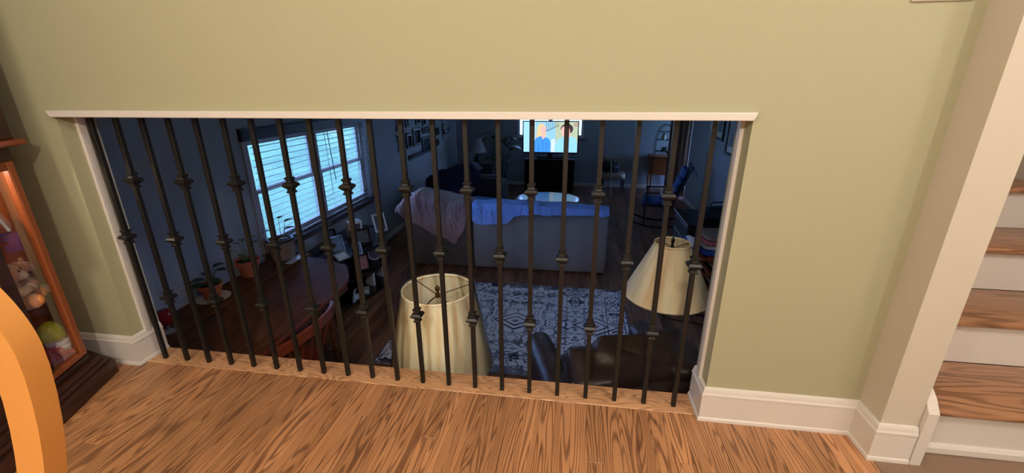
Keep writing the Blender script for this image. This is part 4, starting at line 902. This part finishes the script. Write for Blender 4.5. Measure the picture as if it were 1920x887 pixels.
b = MB(); b.box(-.08, .08, -.06, .06, 0, .20, bev=.003); b.build('box', [M['whiteframe']], t); b = MB(); b.box(-.055, .055, -.064, -.0605, .03, .17); b.build('picture', M['pic_grey'], t)
b = MB(); b.box(-.0835, -.0805, -.058, .058, .003, .197); b.build('side', M['beige'], t)
frame('small photo frame lying back on the shelf top, its pale picture standing in for a window reflection', (-.62, 2.55, FZ), .15, .11, 1.2, 1.0, M['silver'], M['paper'], border=.012)  # pale picture colour stands in for the window's reflection
frame('small clear stand-up frame at the front edge beside the dark group photo', (-.55, 2.72, FZ), .10, .13, .95, .25, M['silver'], M['pic_grey'], border=.008)
F2 = LZ+.3265
frame('oval dark photo frame on the middle shelf', (-.70, 2.62, F2), .17, .22, 1.0, .2, M['black_gloss'], M['pic_grey'], oval=True)
frame('dark photo frame with reddish picture on the middle shelf', (-.60, 2.90, F2), .14, .20, .8, .25, M['black_gloss'], M['pic_warm'])
frame('round pewter plate frame on the far part of the middle shelf', (-.62, 3.22, F2), .17, .17, .7, .25, M['silver'], M['pic_grey'], oval=True)
F3 = LZ+.0565
t = thing('ceramic_swan', 'white curved ornament on the bottom shelf', 'ornament', (-.62, 2.68, F3))
b = MB(); b.tube([(.0, -.07, .01), (.02, -.08, .07), (.0, -.03, .12), (-.01, .03, .125)], [.018, .014, .012, .010], 10); b.build('neck', M['whiteframe'], t, smooth=True); b = MB(); b.ball((0, .0, .035), .05, sc=(.8, 1.4, .7)); b.build('body', M['whiteframe'], t, smooth='all')
b = MB(); b.box(-.03, .03, -.05, .05, 0, .05, bev=.002); tag(b.build('small_box', M['whiteframe'], loc=(-.60, 2.88, F3), rz=.4), 'small white box on the bottom shelf', 'box')
for k, (x, y, h) in enumerate(((-.64, 3.08, .17), (-.66, 3.36, .16))):
    b = MB(); b.box(-.015, .015, -.07, .07, 0, h, bev=.002); tag(b.build('book', M['whiteframe'], loc=(x, y, F3), rz=1.2), ('white-spined book on the bottom shelf, nearer the railing', 'white-spined book on the bottom shelf, nearer the sofa')[k], 'book', 'white books on the bottom shelf')
# ---- wall of frames and sconces on the left wall
def wallframe(label, y0, y1, z0, z1, fm, pm, border=.03, mull=0, name='framed_mirror', cat='wall frame'):
    t = thing(name, label, cat, (-1.199, (y0+y1)/2, (z0+z1)/2), 0, 'frames on the left wall'); w, h = (y1-y0)/2, (z1-z0)/2
    b = MB(); d = .025
    b.box(0, d, -w, w, -h, -h+border, bev=.003); b.box(0, d, -w, w, h-border, h, bev=.003); b.box(0, d, -w, -w+border, -h+border, h-border, bev=.003); b.box(0, d, w-border, w, -h+border, h-border, bev=.003)
    b.build('frame_border', fm, t)
    for k in range(mull):
        y = -w+border+(2*w-2*border)*(k+1)/(mull+1); b = MB(); b.box(.004, d-.004, y-.012, y+.012, -h+border, h-border); b.build('mullion', fm, t)
    b = MB(); b.box(.001, .006, -w+border, w-border, -h+border, h-border); b.build('picture', pm, t)
wallframe('narrow black framed mirror, lower left of the wall group', 5.96, 6.21, .126, .376, M['black'], M['mirror'], .035)
wallframe('tall black framed mirror in the middle of the wall group', 6.29, 6.67, .126, .445, M['black'], M['mirror'], .045)
wallframe('small black framed mirror at the top of the wall group', 6.49, 6.71, .498, .68, M['black'], M['mirror'], .03)
wallframe('top right black framed mirror of the wall group', 6.83, 7.01, .452, .66, M['black'], M['mirror'], .03)
wallframe('black picture frame at the top left of the wall group', 5.99, 6.11, .496, .71, M['black'], M['pic_grey'], .02)
wallframe('large grey window-pane frame at the right of the wall group', 6.74, 7.30, -.08, .242, M['black'], M['pic_grey'], .05, mull=3)
wallframe('small dark frame beside the iron sconce, upper one', 7.64, 7.82, .195, .35, M['black'], M['pic_grey'], .03)
wallframe('small dark frame beside the iron sconce, lower one', 7.60, 7.78, -.028, .106, M['black'], M['pic_grey'], .03)
t = thing('wall_shelf', 'dark plank shelf under the wall frames', 'shelf', (-1.199, 6.37, -.02)); b = MB(); b.box(0, .09, -.39, .39, -.01, .015, bev=.003); b.build('board', M['black'], t); b = MB(); b.box(0, .02, -.37, .37, -.07, -.01); b.build('ledge', M['black'], t)
t = thing('wall_ornament', 'scrolled iron ornament between the wall frames', 'wall decor', (-1.199, 7.03, .365)); b = MB()
for zz, am in ((.045, .012), (0, .016), (-.045, .012)): b.tube([(.01, -.26+k*.026, zz+am*math.sin(k*1.3)) for k in range(21)], .008, 6)
b.cyl((.01, -.2, .05), (.01, -.2, -.05), .006, seg=6); b.cyl((.01, .2, .05), (.01, .2, -.05), .006, seg=6); b.build('scrollwork', M['black'], t)
def sconce(label, y, z, s):
    t = thing('wall_sconce', label, 'sconce', (-1.199, y, z), 0, 'iron candle sconces on the left wall')
    b = MB(); b.tube([(.01, .0, -.22*s), (.015, .03*s, -.12*s), (.02, -.02*s, 0), (.015, .02*s, .12*s), (.01, 0, .24*s)], [.006, .011, .013, .011, .005], 8); b.ball((.012, 0, .25*s), .016); b.ball((.012, 0, -.23*s), .014); b.build('backplate', M['black'], t, smooth=True)
    for q in (-1, 1):
        b = MB(); b.tube([(.02, 0, -.05*s), (.07, q*.08*s, -.11*s), (.10, q*.16*s, -.06*s), (.10, q*.17*s, .0)], .008, 7); b.tube([(.02, 0, .10*s), (.05, q*.07*s, .15*s), (.05, q*.12*s, .10*s), (.045, q*.09*s, .07*s)], .006, 6); a = b.build('arm', M['black'], t, smooth=True)
        b = MB(); b.lathe([(.012, 0), (.04, .015), (.042, .022), (.015, .018)], c=(.10, q*.17*s, .0), seg=14); b.build('drip_cup', M['black'], a, smooth=True)
        b = MB(); b.cyl((.10, q*.17*s, .018), (.10, q*.17*s, .09), .014, seg=10); b.build('candle', M['saucer'], a)
sconce('ornate black iron candle sconce left of the wall frames', 5.57, .40, 1.15); sconce('ornate black iron candle sconce right of the wall frames', 8.1, .27, .85)
# ---- far right things
t = thing('lounge_chair', 'beige low upholstered chair against the far wall', 'chair', (2.70, 8.85, LZ))
b = MB(); cushion(b, -.28, .28, -.25, .25, .30, .48); b.build('seat', M['beige'], t, smooth='all'); b = MB(); cushion(b, -.28, .28, .17, .30, .40, .80); b.build('backrest', M['beige'], t, smooth='all')
for sx in (-1, 1):
    for y in (-.22, .22):
        b = MB(); b.cyl((sx*.24, y, .0005), (sx*.23, y, .33), .015, .02, seg=8); b.build('leg', M['black'], t)
b = MB(); cushion(b, -.22, .2, -.16, .12, .0, .22, p=2.6, wr_=.05, seed=8); tag(b.build('folded_garment', M['bag'], loc=(2.62, 8.80, LZ+.50), smooth='all'), 'dark crumpled garment lying on the beige chair', 'clothes')
t = thing('walking_cane', 'pale wooden cane leaning on the beige chair', 'cane', (2.63, 8.50, LZ)); b = MB(); b.tube([(.02, 0, .0005), (.0, .07, .6), (-.01, .11, 1.08)], .012, 8); b.build('shaft', M['beige'], t, smooth=True); b = MB(); b.tube([(-.01, .11, 1.07), (-.01, .12, 1.13), (-.045, .12, 1.155), (-.08, .12, 1.12)], .013, 8); b.build('handle', M['beige'], t, smooth=True)
t = thing('writing_desk', 'small brown writing desk at the right end of the far wall', 'desk', (3.80, 9.02, LZ))
b = MB(); b.box(-.25, .25, -.2, .24, .42, .82, bev=.005); b.build('body', M['oak_desk'], t); b = MB(); b.box(-.27, .27, -.24, .26, .82, .845, bev=.005); b.build('top', M['oak_desk'], t)
for z in (.44, .63):
    b = MB(); b.box(-.22, .22, -.212, -.2, z, z+.17, bev=.003); dr = b.build('drawer', M['oak_desk'], t); b = MB(); b.ball((0, -.222, z+.085), .014); b.build('knob', M['brass'], dr, smooth='all')
for sx in (-1, 1):
    for y in (-.17, .2):
        b = MB(); b.cyl((sx*.22, y, .0005), (sx*.22, y, .42), .015, .025, seg=10); b.build('leg', M['oak_desk'], t, smooth=True)
t = thing('wire_rack', 'arched black wire plant rack on the brown desk', 'rack', (3.84, 9.02, LZ+.846))
for y in (-.09, .09):
    b = MB(); b.tube([(.21*math.cos(a)*(1 if a < PI else 1), y, .28+.42*math.sin(a)) for a in [k*PI/20 for k in range(21)]], .007, 7); b.cyl((.21, y, .28), (.21, y, .0005), .007, seg=7); b.cyl((-.21, y, .28), (-.21, y, .0005), .007, seg=7); b.build('arch', M['black'], t, smooth=True)
for z in (.10, .36, .54):
    b = MB(); w_ = .21 if z < .28 else .21*math.sqrt(1-((z-.28)/.42)**2)
    for k in range(5): b.cyl((-w_, -.09+k*.045, z), (w_, -.09+k*.045, z), .004, seg=5)
    b.build('wire_shelf', M['black'], t)
potted('potted_plant', 'small trailing plant on the lowest tier of the wire rack', (3.84, 9.02, LZ+.846+.106), .06, .08, M['black'], M['leaf_dark'], [(.05, -.08, .0, .05, -.10, .03), (-.05, -.09, -.02, -.03, -.12, .03), (.0, -.1, -.04, .02, -.14, .035), (.06, .0, .05, .06, -.03, .025)], arching=True)
t = thing('glass_jar', 'clear glass jar on the middle tier of the wire rack', 'jar', (3.80, 9.0, LZ+.846+.3655)); b = MB(); b.lathe([(.045, 0), (.055, .03), (.05, .09), (.03, .11), (.032, .12)], seg=16); b.build('body', M['crystal'], t, smooth=True); b = MB(); b.lathe([(.034, .12), (.034, .135), (.01, .145)], seg=16); b.build('lid', M['black'], t)
# brown door / drapes at the end of the right wall
t = thing('curtain_panel', 'brown pleated curtain hanging at the end of the right wall', 'curtain', (4.0, 8.38, LZ))
b = MB(); b.grid(lambda u, v: (-.20+.44*u, .03*math.sin(u*PI*9)+.01*math.sin(u*31), .03+v*2.35), 72, 2); b.build('cloth', M['brown_cloth'], t, smooth='all', solid=.006)
b = MB(); b.cyl((-.26, .0, 2.40), (.55, .0, 2.40), .014); b.build('rod', M['bronze'], t, smooth=True)
# ---- rocking chair with blue cushions
t = thing('rocking_chair', 'black wooden rocking chair with tufted blue cushions', 'chair', (3.28, 6.25, LZ), math.radians(80))
def RK(a): return Matrix.Rotation(a, 3, 'X')
b = MB(); b.prism([(-.26, -.24), (.26, -.24), (.24, .26), (-.24, .26)], .385, .415, bev=.005); b.build('seat', M['black'], t)
b = MB()
for ix in range(3):
    for iy in range(3): cushion(b, -.24+ix*.16, -.24+ix*.16+.165, -.23+iy*.165, -.23+iy*.165+.17, .412, .50, p=4.5, nu=16, nv=10, wr_=.006)
b.build('seat_cushion', M['bluecushion'], t, smooth='all')
lean2 = (math.radians(20), 'X', (0, -.24, .42))
def rot_pt(p, l=lean2): return Matrix.Rotation(l[0], 3, l[1]) @ (Vector(p)-Vector(l[2]))+Vector(l[2])
for x in (-.22, .22):
    b = MB(); b.tube([rot_pt((x, -.24, .40)), rot_pt((x, -.25, .80)), rot_pt((x, -.24, 1.12))], [.016, .018, .013], 10); ball_ = rot_pt((x, -.24, 1.13)); b.ball(ball_, .02); b.build('back_post', M['black'], t, smooth=True)
b = MB(); b.box(-.23, .23, -.255, -.23, 1.0, 1.10, bev=.008, rot=lean2); b.build('crest_rail', M['black'], t)
for k in range(5):
    x = -.14+k*.07; b = MB(); b.tube([rot_pt((x, -.245, .42)), rot_pt((x, -.245, 1.01))], .008, 7); b.build('spindle', M['black'], t)
b = MB()
for ix in range(3):
    for iz in range(4): cushion(b, -.21+ix*.14, -.21+ix*.14+.145, -.22, -.13, .46+iz*.15, .46+iz*.15+.155, p=4.5, nu=16, nv=10, rot=lean2, wr_=.006)
b.build('back_cushion', M['bluecushion'], t, smooth='all')
for sx in (-1, 1):
    b = MB(); q = rot_pt((sx*.2, -.25, 1.05)); b.tube([q, q+Vector((sx*.06, -.06, .05)), q+Vector((sx*.10, -.09, -.01)), q+Vector((sx*.13, -.10, -.06))], .007, 6); b.build('cushion_tie', M['bluecushion'], t, smooth=True)
    b = MB(); b.tube([(sx*.24, -.45+k*.09, .022+.12*((-.45+k*.09)/.5)**2) for k in range(11)], .0, sq=(.025, .035)); b.build('rocker', M['black'], t)
    for y in (-.2, .2):
        b = MB(); b.cyl((sx*.235, y, .05), (sx*.22, y, .39), .013, .018, seg=9); b.build('leg', M['black'], t, smooth=True)
    b = MB(); b.tube([(sx*.25, -.34, .66), (sx*.27, .0, .64), (sx*.26, .22, .63)], 0, sq=(.05, .022)); b.build('armrest', M['black'], t); b = MB(); b.cyl((sx*.25, .19, .40), (sx*.26, .19, .63), .013, seg=9); b.build('arm_post', M['black'], t, smooth=True)
b = MB(); b.cyl((-.23, .2, .2), (.23, .2, .2), .01, seg=8); b.build('stretcher', M['black'], t)
# ---- black desk, bag, blankets on a wooden rack
t = thing('black_desk', 'black desk along the right wall below the framed pictures', 'desk', (3.72, 4.38, LZ))
b = MB(); b.box(-.48, .47, -.40, .40, .67, .70, bev=.004); b.build('top', M['black'], t); b = MB(); b.box(-.46, .0, -.38, .38, .06, .67); b.build('drawer_case', M['black'], t); b = MB(); b.box(.42, .45, -.38, .38, .0005, .67); b.build('end_panel', M['black'], t)
b = MB(); b.box(-.46, .0, -.38, .38, .0005, .06); b.build('plinth', M['black'], t)
b = MB(); b.cyl((-.483, -.40, .702), (-.483, .40, .702), .004, seg=6); b.build('edge_glint', M['silver'], t)  # silver line stands in for the highlight along the desk's top edge
for k in range(3):
    b = MB(); b.box(-.475, -.46, -.36, .36, .08+k*.195, .26+k*.195, bev=.003); dr = b.build('drawer', M['black'], t); b = MB(); b.box(-.485, -.475, -.06, .06, .165+k*.195, .18+k*.195); b.build('handle', M['black'], dr)
t = thing('black_bag', 'soft black bag slumped on the black desk', 'bag', (3.62, 4.15, LZ+.701)); b = MB(); cushion(b, -.22, .28, -.13, .15, .008, .20, p=2.6, wr_=.012, seed=4); b.build('body', M['bag'], t, smooth='all'); b = MB(); b.tube([(-.1, 0, .18), (-.08, 0, .26), (.06, 0, .27), (.1, 0, .18)], .01, 8); b.build('handle', M['bag'], t, smooth=True)
t = thing('wooden_rack', 'brown wooden slatted rack under the striped blankets', 'rack', (3.42, 3.42, LZ), 0)
RX, RY = .33, .24
for x in (-RX, RX):
    for y in (-RY, RY):
        b = MB(); b.box(x-.018, x+.018, y-.018, y+.018, .0005, .56, bev=.003); b.build('post', M['redwood'], t)
for z in (.18, .37, .545):
    for y in (-RY, RY):
        b = MB(); b.box(-RX-.01, RX+.01, y-.012, y+.012, z, z+.028, bev=.003); b.build('rail', M['redwood'], t)
    for k in range(7):
        x = -RX+.03+k*(2*RX-.06)/6; b = MB(); b.box(x-.025, x+.025, -RY-.01, RY+.01, z+.0285, z+.038, bev=.002); b.build('slat', M['redwood'], t)
z = LZ+.5835
def folded(label, m, z, h, dx, w, seed):
    b = MB(); cushion(b, -w, w, -.20, .20, .002, h-.003, p=5, wr_=.002, seed=seed); tag(b.build('folded_blanket', m, loc=(3.46+dx, 3.40, z), smooth='all'), label, 'blanket', 'folded blankets on the wooden rack')
folded('blue folded blanket at the bottom of the stack on the wooden rack', M['str_blue'], z, .07, .0, .245, 1); folded('white folded blanket above the blue one on the wooden rack', M['str_white'], z+.071, .05, .005, .24, 2)
folded('red folded blanket in the middle of the stack on the wooden rack', M['str_red'], z+.122, .055, .01, .235, 3); folded('tan knitted blanket on top of the stack on the wooden rack', M['str_tan'], z+.178, .05, .015, .23, 4)
t = thing('rolled_towel', 'rolled white and blue towel at the left end of the blanket stack', 'towel', (3.10, 3.36, LZ+.585)); t.location.x = 3.135
b = MB(); b.tube([(0, -.14, .10), (0, 0, .12), (0, .14, .10)], [.045, .055, .045], 14); b.build('inner_roll', M['str_white'], t, smooth=True)
b = MB(); b.tube([(-.035, -.14, .08), (-.04, 0, .085), (-.035, .14, .08)], [.05, .06, .05], 14); b.build('outer_roll', M['str_blue'], t, smooth=True)
# ---- framed pictures on the right wall
def rframe(label, y0, y1, z0, z1):
    t = thing('picture_frame', label, 'picture', (4.199, (y0+y1)/2, (z0+z1)/2), 0, 'framed pictures on the right wall'); w, h = (y1-y0)/2, (z1-z0)/2; bd = .045
    b = MB()
    b.box(-.03, 0, -w, w, -h, -h+bd, bev=.004); b.box(-.03, 0, -w, w, h-bd, h, bev=.004); b.box(-.03, 0, -w, -w+bd, -h+bd, h-bd, bev=.004); b.box(-.03, 0, w-bd, w, -h+bd, h-bd, bev=.004); b.build('frame_border', M['black'], t)
    b = MB(); b.box(-.010, -.002, -w+bd, w-bd, -h+bd, h-bd); b.build('mat_board', M['saucer'], t); b = MB(); b.box(-.013, -.0105, -w+bd+.07, w-bd-.07, -h+bd+.09, h-bd-.09); b.build('picture', M['pic_grey'], t)
rframe('black framed picture on the right wall, farther one', 6.15, 6.60, .30, .85); rframe('large black framed picture on the right wall, nearer one', 5.30, 5.96, .13, .95)
